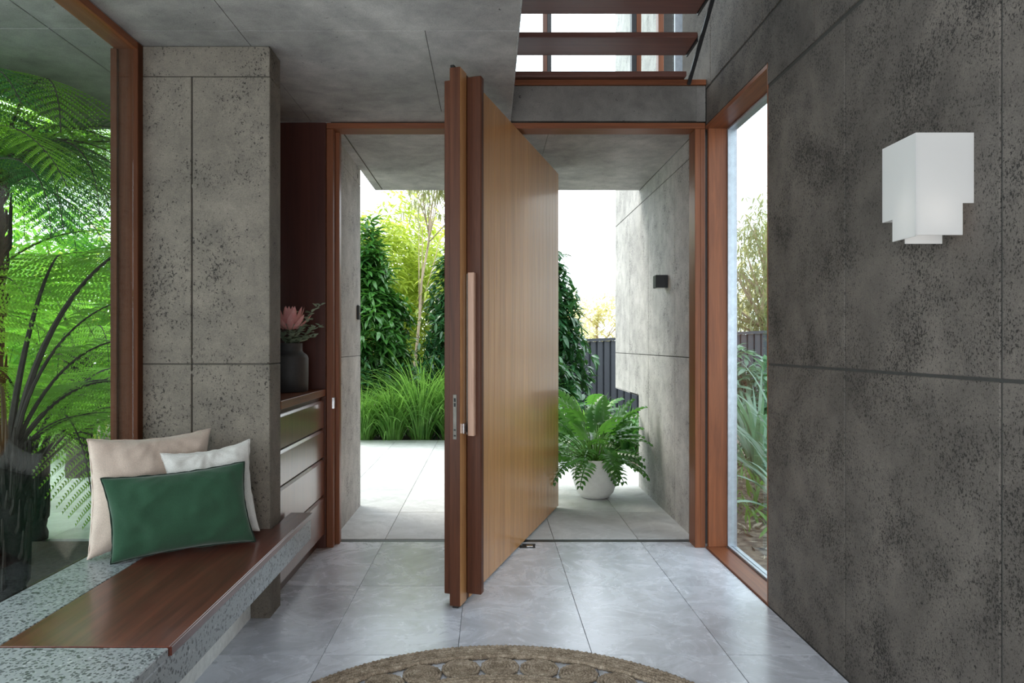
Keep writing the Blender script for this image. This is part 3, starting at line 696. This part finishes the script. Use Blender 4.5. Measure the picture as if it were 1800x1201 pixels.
# fence behind garden
fn = Thing('garden_fence', (4, 12.2, 0), 'charcoal ribbed metal garden fence behind the plants', 'fence')
def ftop(x): return 1.392+.047*(x-.9)
mbp = MB(); x = .2
while x < 8.5:
    x1 = x+.118
    zt = ftop(x)
    mb = MB().prism([(x, 12.20), (x+.012, 12.17), (x+.095, 12.17), (x+.107, 12.20), (x1, 12.20), (x1, 12.215), (x, 12.215)], lambda a, b, d: (a, b, d), -.1, zt)
    fn.part('pale', mb, M['fence']); x = x1
fn.part('rail', MB().prism([(0.2, ftop(.2)), (8.5, ftop(8.5)), (8.5, ftop(8.5)+.05), (.2, ftop(.2)+.05)], lambda a, b, d: (a, d, b), 12.14, 12.24), M['fence'])

# ---- leaf templates (triangles)
def leaf_tmpl(wd=.3, fold=.12, droop=.25):
    rows = [(0, 0), (.3, wd*.5), (.68, wd*.42), (1, 0)]
    V = [(0, 0, 0), (-wd*.46, .3, fold*wd-droop*.09), (0, .3, -droop*.09), (wd*.46, .3, fold*wd-droop*.09),
         (-wd*.40, .68, fold*wd-droop*.46), (0, .68, -droop*.46), (wd*.40, .68, fold*wd-droop*.46), (0, 1, -droop)]
    F = [(0, 2, 1), (0, 3, 2), (1, 2, 5), (1, 5, 4), (2, 3, 6), (2, 6, 5), (4, 5, 7), (5, 6, 7)]
    return np.array(V, float), np.array(F)
def frames(Y, spin):
    Y = Y/np.linalg.norm(Y, axis=1, keepdims=True)
    up = np.tile(np.array([0, 0, 1.]), (len(Y), 1)); up[np.abs(Y[:, 2]) > .95] = (1, 0, 0)
    X = np.cross(Y, up); X /= np.linalg.norm(X, axis=1, keepdims=True); Z = np.cross(X, Y)
    c, s_ = np.cos(spin)[:, None], np.sin(spin)[:, None]
    X2 = X*c+Z*s_; Z2 = -X*s_+Z*c
    return np.stack([X2, Y, Z2], axis=2)
def scatter(name, tmpl, P, Y, S, spin, mat, parent, org):
    tv, tf = tmpl; R = frames(Y, spin); n_ = len(P)
    V = np.einsum('nij,kj->nki', R, tv)*S[:, None, None]+(P-np.array(org))[:, None, :]
    F = (tf[None]+(np.arange(n_)*len(tv))[:, None, None]).reshape(-1, 3)
    me = npmesh(name, V.reshape(-1, 3), F, True); o = link(name, me, mat, parent); o['kind'] = 'stuff'; return o
def whorls(C, Ax, nl, L, rng, droop=.0, up_=.35):
    """clusters of leaves around an axis"""
    k_ = len(C); a = rng.random((k_, nl))*.5+np.arange(nl)[None]*2*PI/nl+rng.random((k_, 1))*6
    R = frames(Ax, np.zeros(k_)); Xa = R[:, :, 0][:, None, :]; Za = R[:, :, 2][:, None, :]; Ya = R[:, :, 1][:, None, :]
    d = Xa*np.cos(a)[..., None]+Za*np.sin(a)[..., None]+Ya*(up_+rng.normal(0, .2, (k_, nl)))[..., None]
    d[..., 2] -= droop
    P = np.repeat(C[:, None, :], nl, 1)+d*L*.12
    S = L*(rng.random((k_, nl))*.5+.7)
    return P.reshape(-1, 3), d.reshape(-1, 3), S.reshape(-1)
def crown_pts(c, r, n_, rng, shape='ell', hollow=.5):
    d = rng.normal(size=(n_, 3)); d /= np.linalg.norm(d, axis=1, keepdims=True)
    q = (hollow+(1-hollow)*rng.random(n_))**.6
    # lumpy outline
    lump = 1+.22*np.sin(d[:, 0]*5+c[0]*3)+.18*np.sin(d[:, 2]*7+d[:, 1]*4+c[1])+.12*np.sin(d[:, 1]*9+d[:, 0]*6)
    P = np.array(c)+d*np.array(r)*(q*lump)[:, None]
    if shape == 'cone':
        t = np.clip((P[:, 2]-(c[2]-r[2]))/(2*r[2]), 0, 1); f = 1.15-.75*t**1.4
        P[:, :2] = np.array(c[:2])+(P[:, :2]-np.array(c[:2]))*f[:, None]
    return P, d
def tree(name, label, base, c, r, ncl, nl, L, mat, bark, group=None, shape='ell', seed=0, tr=.05, wd=.3, droop=.1, up_=.35, hollow=.35, nbr=14, ldroop=.25):
    rng = np.random.default_rng(seed); rnd = random.Random(seed)
    t = Thing(name, base, label, 'tree' if 'tree' in name else 'shrub', group)
    P, d = crown_pts(c, r, ncl, rng, shape, hollow)
    keep = P[:, 2] > base[2]+.08; P, d = P[keep], d[keep]
    Ax = d*.8+np.array([0, 0, .6])+rng.normal(0, .3, d.shape)
    LP, LD, LS = whorls(P, Ax, nl, L, rng, droop, up_)
    scatter('foliage', leaf_tmpl(wd, .12, ldroop), LP, LD, LS, rng.random(len(LP))*.8-.4, mat, t.root, base)
    mb = MB(); top = Vector((c[0], c[1], c[2]+r[2]*.6)); b0 = Vector(base)
    tp = [b0.lerp(top, i/8)+Vector((rnd.uniform(-.04, .04), rnd.uniform(-.04, .04), 0))*(r[0]) for i in range(9)]
    mb.tube(tp, [tr*(1-.09*i) for i in range(9)], 8)
    t.part('trunk', mb, bark, smooth=True)
    mb = MB(); idx = rng.choice(len(P), min(nbr, len(P)), replace=False)
    for k_ in idx:
        e = Vector(P[k_]); zb = b0.z+(e.z-b0.z)*rnd.uniform(.45, .75); f = (zb-b0.z)/max(.01, (top.z-b0.z)); f = min(.98, max(.05, f))
        s_ = b0.lerp(top, f); m_ = s_.lerp(e, .5)+Vector((0, 0, -.06))
        mb.tube([s_, m_, e], [tr*.4, tr*.25, tr*.08], 5)
    t.part('branches', mb, bark, smooth=True, kind='stuff')
    return t
GT = 'dark glossy trees behind the paving'
tree('evergreen_tree', 'dark glossy evergreen tree with whorled leaves seen left of the door', (-2.05, 11.5, -.05), (-2.05, 11.5, 1.6), (.95, .8, 1.50), 1500, 7, .21, M['glossy'], M['bark'], None, 'cone', 11, .06)
tree('evergreen_tree', 'dark glossy tree half hidden behind the left edge of the open door', (-.45, 11.3, -.05), (-.45, 11.3, 1.55), (.62, .6, 1.5), 900, 7, .18, M['glossy2'], M['bark'], None, 'cone', 12, .05)
tree('evergreen_tree', 'tall dark glossy tree showing right of the open door before the fence', (.72, 10.85, -.05), (.72, 10.85, 1.58), (.70, .65, 1.62), 900, 8, .21, M['glossy2'], M['bark'], None, 'cone', 13, .05)
tree('garden_tree', 'bright lime green sunlit tree behind the left dark tree', (-2.6, 14.8, -.05), (-2.55, 14.8, 2.6), (1.5, 1.0, 1.75), 1700, 6, .22, M['lime'], M['bark_pale'], None, 'ell', 14, .07, .28)
tree('garden_tree', 'yellow-green feathery tree in the middle of the left doorway view', (-1.35, 16.2, -.05), (-1.3, 16.2, 2.1), (1.5, 1.1, 2.0), 2000, 6, .20, M['lime'], M['bark_pale'], None, 'ell', 15, .09, .22)
tree('garden_tree', 'yellow-green tree close to the left edge of the open door', (-.1, 14.2, -.05), (-.1, 14.2, 1.9), (1.1, 1.0, 1.75), 1300, 6, .19, M['lime'], M['bark'], None, 'ell', 16, .06, .26)
tree('gum_tree', 'tall gum tree whose drooping leaves hang under the porch soffit', (-1.55, 13.4, -.05), (-.95, 13.4, 4.75), (.85, .7, .8), 420, 5, .20, M['gum'], M['bark_pale'], None, 'ell', 17, .035, .16, 1.1, -.1, .3, 9)
tree('gum_tree', 'pale gum tree beyond the fence seen through the narrow right window', (8.1, 21, -.05), (8.25, 21, 3.6), (1.9, 1.4, 2.4), 1100, 5, .26, M['gum'], M['bark_pale'], None, 'ell', 18, .13, .2, .5, .1, .4, 30)
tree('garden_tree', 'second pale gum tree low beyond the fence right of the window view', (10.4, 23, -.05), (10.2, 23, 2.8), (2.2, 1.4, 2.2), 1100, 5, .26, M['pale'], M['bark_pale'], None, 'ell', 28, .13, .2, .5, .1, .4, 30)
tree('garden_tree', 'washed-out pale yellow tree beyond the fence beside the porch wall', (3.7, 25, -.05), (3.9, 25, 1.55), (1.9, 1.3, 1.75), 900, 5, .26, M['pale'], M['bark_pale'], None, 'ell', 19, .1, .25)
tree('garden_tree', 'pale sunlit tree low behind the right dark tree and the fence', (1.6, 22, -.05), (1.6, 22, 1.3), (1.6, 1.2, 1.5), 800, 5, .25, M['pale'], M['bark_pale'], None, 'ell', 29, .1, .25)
tree('umbrella_shrub', 'dark umbrella-leaved shrub in front of the fence right of the door', (.72, 9.9, -.05), (.66, 9.9, .6), (.5, .4, .7), 260, 8, .20, M['glossy2'], M['bark'], None, 'ell', 20, .03)
tree('umbrella_shrub', 'grey-green shrub against the fence in the right window view', (3.15, 8.6, -.05), (3.1, 8.6, .75), (.5, .4, .6), 120, 8, .20, M['bluegreen'], M['bark'], None, 'ell', 21, .03)
tree('low_shrub', 'dark shrub filling the ground behind the grass tussocks on the left', (-2.1, 10.9, -.05), (-2.0, 10.9, .45), (.9, .35, .6), 500, 7, .15, M['glossy2'], M['bark'], None, 'ell', 22, .03)
tree('low_shrub', 'dark shrub behind the rightmost grass tussock', (-.6, 10.8, -.05), (-.6, 10.8, .45), (.9, .35, .6), 450, 7, .15, M['glossy2'], M['bark'], None, 'ell', 23, .03)

# ---- strappy clumps
def blades(name, label, base, n_, L, wd, mat, seed, spread=.12, arch=1.0, cat='grass', group=None, ns=8, lean=.5):
    rnd = random.Random(seed); rng = np.random.default_rng(seed); t = Thing(name, base, label, cat, group)
    V = []; F = []
    for i in range(n_):
        a = rnd.random()*2*PI; ln = L*rnd.uniform(.6, 1.1); el = PI/2-abs(rnd.gauss(0, lean*.55))-.03; r0 = spread*math.sqrt(rnd.random())
        x = r0*math.cos(a+rnd.uniform(-.6, .6)); y = r0*math.sin(a); z = 0; w0 = wd*rnd.uniform(.7, 1.2); o = len(V); ca, sa = math.cos(a), math.sin(a)
        bend = arch*rnd.uniform(.7, 2.0); tw = rnd.uniform(-.5, .5)
        for j in range(ns+1):
            s_ = j/ns; e = el-bend*s_**1.6; ww = w0*(1-s_**2.5)*.5+.0004
            px, py = -sa*math.cos(tw), ca*math.cos(tw); pz = math.sin(tw)
            V += [(x-px*ww, y-py*ww, z-pz*ww), (x+px*ww, y+py*ww, z+pz*ww)]
            x += ca*math.cos(e)*ln/ns; y += sa*math.cos(e)*ln/ns; z = max(.004, z+math.sin(e)*ln/ns)
        F += [(o+2*j, o+2*j+1, o+2*j+3, o+2*j+2) for j in range(ns)]
    me = npmesh('blades', V, F, True); b = link('blades', me, mat, t.root); b['kind'] = 'stuff'
    t.part('crown', MB().lathe([(spread*1.0, base[2]), (spread*.8, base[2]+.03), (spread*.3, base[2]+.06)], base[0], base[1], 14), M['soil'], smooth=True)
    return t
for i, (x, y, L, lab) in enumerate(((-1.0, 10.42, 1.5, 'tallest grass tussock, in the middle of the row left of the door'), (-1.85, 10.38, 1.0, 'low arching grass tussock at the left wall end of the row'), (-1.42, 10.36, 1.05, 'arching grass tussock second from the left wall'),
                                      (-.55, 10.45, 1.35, 'grass tussock partly hidden by the open door'), (-2.4, 10.6, .85, 'grass tussock mostly behind the left porch wall'))):
    blades('grass_tussock', lab, (x, y, -.05), 520, L, .017, M['grass'], 40+i, .13, 1.05, 'grass', 'strappy grass tussocks edging the paving')
for i, (x, y, L, wd, m, lab) in enumerate(((1.3, 9.4, .85, .04, 'grass', 'broad strappy plant behind the potted plant near the fence'), (.75, 9.2, .8, .035, 'grass', 'strappy plant left of the pot behind the door edge'), (1.75, 9.0, .8, .035, 'philo', 'strappy plant behind the notch of the porch wall'), (2.0, 8.0, .35, .02, 'grass', 'low green strappy plant at the paving edge beside the wall'))):
    blades('strappy_plant', lab, (x, y, -.05), 130, L, wd, M[m], 60+i, .10, .9, 'plant', None, 8, .6)
for i, (x, y, L, wd, lab) in enumerate(((2.75, 6.5, 1.35, .06, 'large pale strap-leaved plant outside the right window'), (2.45, 5.75, .8, .05, 'grey-green strap-leaved plant nearest the right window'), (2.9, 7.6, 1.5, .055, 'tall strap-leaved plant before the fence in the right window'), (2.6, 5.9, .5, .03, 'small strap-leaved plant low in the right window'))):
    blades('strap_leaf_plant', lab, (x, y, -.05), 46, L, wd, M['bluegreen'], 80+i, .08, 1.1, 'plant', None, 10, .7)
# ground litter outside the right window
rng = np.random.default_rng(5); n_ = 2600
P = np.stack([1.80+rng.random(n_)*2.4, 3.9+rng.random(n_)*5.2, -.045+rng.random(n_)*.03], 1)
Yd = np.stack([rng.normal(size=n_), rng.normal(size=n_), rng.normal(0, .35, n_)], 1)
lit = scatter('leaf_litter', leaf_tmpl(.3, .2, .1), P, Yd, rng.random(n_)*.07+.03, rng.random(n_)*3, plain('dry_leaf', (.30, .26, .20), .8, var=.5, sc=20), None, (0, 0, 0))
setp(lit, 'dry leaf litter on the ground outside the right window', 'leaf litter')
P = np.stack([1.9+rng.random(900)*2.2, 4.6+rng.random(900)*4.5, np.full(900, -.04)], 1); Yd = np.stack([rng.normal(0, .6, 900), rng.normal(0, .6, 900), np.ones(900)], 1)
lg = scatter('ground_cover', leaf_tmpl(.16, .1, .5), P, Yd, rng.random(900)*.16+.06, rng.random(900)*3, M['grass'], None, (0, 0, 0))
setp(lg, 'low green ground cover outside the right window', 'ground cover')

# ---- potted split-leaf plant
PXc, PYc = .96, 6.42
pp = Thing('plant_pot', (PXc, PYc, -.004), 'round white pot standing on the porch paving', 'pot')
zb = -.004
pp.part('body', MB().lathe([(.10, zb), (.125, zb+.006), (.165, zb+.05), (.192, zb+.13), (.203, zb+.22), (.206, zb+.31), (.206, zb+.355), (.202, zb+.358), (.190, zb+.356), (.188, zb+.30), (.02, zb+.295)], PXc, PYc, 56), M['pot'], smooth=True)
pp.part('soil', MB().lathe([(.187, zb+.298), (.185, zb+.315), (.10, zb+.325), (.01, zb+.325)], PXc, PYc, 30), M['soil'], smooth=True)
def split_leaf(L=1.):
    V = []; F = []
    n_ = 7
    for j in range(n_+1):        # midrib strip
        t = j/n_; wv = .035*(1-t*.6); z = .05*math.sin(t*PI)-.22*t*t
        V += [(-wv, t*L, z), (wv, t*L, z)]
    F += [(2*j, 2*j+1, 2*j+3, 2*j+2) for j in range(n_)]
    for sd_ in (-1, 1):
        for j in range(n_+1):
            t = j/n_; z0 = .05*math.sin(t*PI)-.22*t*t
            ll = .40*math.sin(PI*(.22+.70*t))**.8*(1-.25*t); an = .15+.75*t  # forward sweep
            wd = .078*(1.15-.35*t); o = len(V)
            for q in range(4):
                s_ = q/3; wv = wd*(.75, 1.0, .8, .12)[q]; cx = sd_*(.02+math.cos(an)*ll*s_); cy = t*L+math.sin(an)*ll*s_-.03*(1-t)
                zz = z0+.05*s_-.13*s_*s_
                nx, ny = -math.sin(an)*sd_, math.cos(an)
                V += [(cx-nx*wv, cy-ny*wv, zz-.008), (cx+nx*wv, cy+ny*wv, zz+.008)]
            F += [(o+2*q, o+2*q+1, o+2*q+3, o+2*q+2) for q in range(3)]
    return V, F
SV, SF = split_leaf()
sm = npmesh('leaf', SV, SF, True); sm.materials.append(M['philo'])
sp = thing('potted_philodendron', (PXc, PYc, zb+.32), 'split-leaf plant with glossy lobed leaves growing in the white pot', 'plant')
rnd = random.Random(31)
for i in range(76):
    a = rnd.random()*2*PI; f = (i/76)**.75; el = PI/2*(1-.95*f)+rnd.uniform(-.12, .12); el = max(.12, min(1.45, el)); pl_ = rnd.uniform(.26, .44)
    p0 = Vector((.05*math.cos(a), .05*math.sin(a), 0)); dvec = Vector((math.cos(a)*math.cos(el), math.sin(a)*math.cos(el), math.sin(el)))
    p1 = p0+dvec*pl_*.6; p2 = p0+Vector((math.cos(a)*math.cos(el*.85), math.sin(a)*math.cos(el*.85), math.sin(el*.85)))*pl_
    if PXc+p2.x > 1.30: p2.x = 1.30-PXc; 
    o = link('leaf', sm, None, sp); sz = rnd.uniform(.22, .33); el2 = max(-.22, el-rnd.uniform(.25, .75))
    y_ax = Vector((math.cos(a)*math.cos(el2), math.sin(a)*math.cos(el2), math.sin(el2))); x_ax = y_ax.cross(Vector((0, 0, 1))).normalized(); z_ax = x_ax.cross(y_ax)
    tw = rnd.uniform(-.35, .35); x2 = x_ax*math.cos(tw)+z_ax*math.sin(tw); z2 = x2.cross(y_ax)
    mt = Matrix((x2, y_ax, z2)).transposed().to_4x4()
    o.matrix_local = Matrix.Translation(p2) @ mt @ Matrix.Diagonal((sz*.85, sz, sz, 1))
    # keep leaf tips off the wall
    tipx = PXc+p2.x+y_ax.x*sz*1.2
    if tipx > 1.42: o.location.x -= tipx-1.42; p2.x -= (tipx-1.42)
    pm = MB().tube([p0, p1, p2], [.006, .005, .0035], 5); pe = build('petiole', pm, M['grass'], sp, smooth=True)
# one leaf hanging over the pot's front
p2 = Vector((.12, -.20, .10)); o = link('leaf', sm, None, sp); y_ax = Vector((.16, -.18, -.95)).normalized(); x_ax = y_ax.cross(Vector((0, -1, 0))).normalized(); z2 = x_ax.cross(y_ax)
o.matrix_local = Matrix.Translation(p2) @ Matrix((x_ax, y_ax, z2)).transposed().to_4x4() @ Matrix.Diagonal((.22, .26, .26, 1))
build('petiole', MB().tube([(.04, -.05, 0), (.10, -.14, .12), tuple(p2)], [.006, .005, .004], 5), M['grass'], sp, smooth=True)

def split_bush(label, base, n_, lmin, lmax, psz, seed, xmax=99, mat=None):
    rnd = random.Random(seed); t = Thing('split_leaf_bush', base, label, 'plant')
    for i in range(n_):
        a = rnd.random()*2*PI; el = rnd.uniform(.35, 1.4); pl_ = rnd.uniform(*psz); p2 = Vector((math.cos(a)*math.cos(el), math.sin(a)*math.cos(el), math.sin(el)))*pl_
        p2.x = min(p2.x, xmax-base[0]); el2 = el-rnd.uniform(.5, 1.3); y_ax = Vector((math.cos(a)*math.cos(el2), math.sin(a)*math.cos(el2), math.sin(el2)))
        x_ax = y_ax.cross(Vector((0, 0, 1))).normalized(); z_ax = x_ax.cross(y_ax); sz = rnd.uniform(lmin, lmax); o = link('leaf', sm, None, t.root)
        o.matrix_local = Matrix.Translation(p2) @ Matrix((x_ax, y_ax, z_ax)).transposed().to_4x4() @ Matrix.Diagonal((sz*.9, sz, sz, 1))
        build('petiole', MB().tube([(0, 0, 0), p2*.55+Vector((0, 0, .04)), p2], [.008, .006, .004], 5), M['grass'], t.root, smooth=True)
split_bush('large split-leaf bush growing behind the white pot near the fence', (1.25, 8.95, -.05), 44, .28, .42, (.35, .8), 71)
split_bush('split-leaf bush at the paving edge between the door and the pot', (.70, 9.1, -.05), 40, .26, .40, (.3, .75), 72)

# ---- TREE FERNS
def frond_meshes(name, e0, e1, stipe, npn, mat, seed, side=0.0, wid=.30):
    rnd = random.Random(seed); N_ = 60; P = [Vector((0, 0, 0))]; T = []
    for i in range(N_):
        s_ = i/N_; e = e0+(e1-e0)*s_**1.25; a = side*s_*s_; T.append(Vector((math.cos(e)*math.cos(a), math.cos(e)*math.sin(a), math.sin(e)))); P.append(P[-1]+T[-1]/N_)
    T.append(T[-1]); V = []; F = []
    for k_ in range(npn):
        q = (k_+.5)/npn; s_ = stipe+(1-stipe)*q; fi = s_*N_; i = min(N_-1, int(fi)); p = P[i].lerp(P[i+1], fi-i); t = T[i]
        sd_ = t.cross(Vector((0, 0, 1))).normalized(); nz = sd_.cross(t)
        prof = min(1, .45+q*2.2)*(1-q)**.62 if q < .97 else .1
        lp_ = wid*prof+.012
        for sg in (-1, 1):
            fw = .25+.45*q; d = (sd_*sg*math.cos(fw)+t*math.sin(fw)).normalized(); 
            npl = max(6, int(25*prof**.5)); w_ = lp_/npl
            drp = rnd.uniform(.12, .35)
            for m_ in range(npl):
                u = (m_+.5)/npl; c_ = p+d*(lp_*u)-Vector((0, 0, 1))*(drp*lp_*u*u)-nz*0
                ll = (.52*(1-stipe)/npn)*(1-u)**.35*(.7+.3*prof)+.001; tt = (t*math.cos(.15)-nz*.22)
                for s2 in (-1, 1):
                    dd = (t*s2+d*.35-nz*.18).normalized(); o = len(V); hw = d*(w_*.34)
                    e_ = c_+dd*ll; m2 = c_+dd*ll*.5
                    V += [c_-hw*.8, c_+hw*.8, m2+hw, e_+d*w_*.12, m2-hw*.9]
                    F += [(o, o+1, o+2), (o, o+2, o+4), (o+4, o+2, o+3)]
            # pinna rib
            o = len(V); e_ = p+d*lp_-Vector((0, 0, 1))*(drp*lp_); V += [p-t*.0015, p+t*.0015, e_]; F += [(o, o+1, o+2)]
    me = npmesh('frond', [tuple(v) for v in V], F, False); me.materials.append(mat)
    mb = MB().tube(P[::3], [max(.0016, .0085*(1-i/(len(P[::3])*.95))) for i in range(len(P[::3]))], 6)
    ms = bpy.data.meshes.new('stalk'); ms.from_pydata([tuple(v) for v in mb.v], [], mb.f); ms.materials.append(M['stipe'])
    return me, ms, P
FM = [frond_meshes('f', 1.35, -.35, .38, 22, M['fern'], 1, .25), frond_meshes('f', 1.15, -.75, .28, 24, M['fern'], 2, -.3), frond_meshes('f', .75, -1.2, .16, 26, M['fern'], 3, .2), frond_meshes('f', 1.0, -1.35, .2, 26, M['fern'], 4, -.15)]
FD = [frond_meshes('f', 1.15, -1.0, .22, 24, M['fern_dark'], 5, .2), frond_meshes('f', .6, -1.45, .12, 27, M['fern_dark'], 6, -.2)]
def fern(label, base, ztop, tr, specs, seed, trunk_lean=(0, 0)):
    rnd = random.Random(seed); t = Thing('tree_fern', base, label, 'tree fern')
    top = (base[0]+trunk_lean[0], base[1]+trunk_lean[1], ztop); n_ = 12; mb = MB(); pts = []; rad = []
    for i in range(n_+1):
        f = i/n_; pts.append((base[0]+trunk_lean[0]*f, base[1]+trunk_lean[1]*f, base[2]+(ztop-base[2])*f)); rad.append(tr*(1.25-.35*f+.08*math.sin(i*2.3))*(1 if i < n_ else .6))
    mb.tube(pts, rad, 16)
    t.part('trunk', mb, M['trunkfern'], smooth=True)
    mb = MB()
    for i in range(150):     # old stalk stubs
        f = rnd.uniform(.15, 1.0); a = rnd.random()*2*PI; p = Vector((base[0]+trunk_lean[0]*f, base[1]+trunk_lean[1]*f, base[2]+(ztop-base[2])*f))
        q = Vector((math.cos(a), math.sin(a), 0)); mb.tube([p+q*tr*.8, p+q*tr*1.25+Vector((0, 0, .06)), p+q*tr*1.35+Vector((0, 0, rnd.uniform(.1, .26)))], [.014, .010, .004], 5)
    t.part('stalk_stubs', mb, M['stipe'], kind='stuff')
    for (az, kind, L, dz) in specs:
        me, ms, P = kind
        for tr_ in range(24):
            bad = False; ca, sa = math.cos(az), math.sin(az)
            for p in P[::4]:
                x = top[0]+(ca*p.x-sa*p.y)*L; y = top[1]+(sa*p.x+ca*p.y)*L; z = ztop+p.z*L
                if (x > -2.02 and y < 6.4) or (z > 2.82 and x > -3.0 and y < 5.0) or z < -.02: bad = True; break
            if not bad: break
            L *= .93; az += .09*(1 if math.sin(az-PI) < 0 else -1)
        if bad: continue
        o = link('frond', me, None, t.root)
        o.location = (top[0]-base[0]+.5*tr*math.cos(az), top[1]-base[1]+.5*tr*math.sin(az), ztop-base[2]+dz); o.rotation_euler = (rnd.uniform(-.1, .1), rnd.uniform(-.08, .08), az); o.scale = (L, L, L)
        link('stalk', ms, None, o)
    return t
def ring(n_, kinds, L, seed, a0=0, dz=-.02, jit=.25):
    rnd = random.Random(seed); return [(a0+2*PI*i/n_+rnd.uniform(-jit, jit), kinds[i % len(kinds)], L*rnd.uniform(.85, 1.12), dz+rnd.uniform(-.03, .03)) for i in range(n_)]
fern('dark tree fern with radiating black stalks right outside the seat window', (-2.47, 3.60, 0), .80, .085,
     [(a, FM[k_], L, 0) for a, k_, L in ((.7, 0, 2.2), (1.3, 0, 2.4), (1.9, 0, 2.3), (2.6, 1, 2.2), (3.4, 0, 2.2), (4.3, 1, 1.9), (5.2, 0, 2.0), (1.0, 1, 2.0), (.2, 3, 1.3), (1.55, 2, 1.9), (2.2, 2, 1.8), (.55, 2, 1.25), (3.0, 3, 1.7), (1.2, 3, 1.5))], 3)
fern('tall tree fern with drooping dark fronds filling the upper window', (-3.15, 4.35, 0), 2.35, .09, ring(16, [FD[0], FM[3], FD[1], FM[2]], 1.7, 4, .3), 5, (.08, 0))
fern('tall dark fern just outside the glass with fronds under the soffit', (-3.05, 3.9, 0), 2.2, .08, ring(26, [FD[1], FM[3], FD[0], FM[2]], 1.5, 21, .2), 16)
fern('tall fern whose fronds hang by the window post', (-3.75, 4.95, 0), 2.55, .08, ring(26, [FD[1], FM[3], FM[2]], 2.1, 14, .1), 15)
fern('tall bright fern behind the drooping fronds', (-4.25, 5.9, 0), 2.75, .09, ring(24, [FM[1], FM[3], FM[2]], 2.0, 6, .1), 6)
fern('low bright green fern spreading in the lower window', (-3.25, 5.0, 0), .50, .09, ring(16, [FM[1], FM[3]], 1.9, 8, .2), 7)
fern('bright fern deepest in the garden at the window edge', (-4.3, 7.4, 0), 1.15, .1, ring(18, [FM[1], FM[3], FM[2]], 2.2, 9, .0), 8)
fern('bright fern at far left of the window view', (-4.6, 6.0, 0), 1.5, .1, ring(16, [FM[1], FM[3], FM[2]], 2.1, 10, .5), 9)
tree('garden_tree', 'bright green leafy tree behind the ferns beside the porch', (-5.3, 9.0, -.05), (-5.2, 9.0, 1.6), (1.4, .9, 1.6), 1000, 6, .2, M['mid'], M['bark'], None, 'ell', 35, .08, .28)
tree('garden_tree', 'bright green leafy tree far behind the ferns', (-6.8, 10.6, -.05), (-6.8, 10.6, 1.5), (2.0, 1.5, 1.5), 1500, 6, .2, M['lime'], M['bark'], None, 'ell', 33, .1, .28)
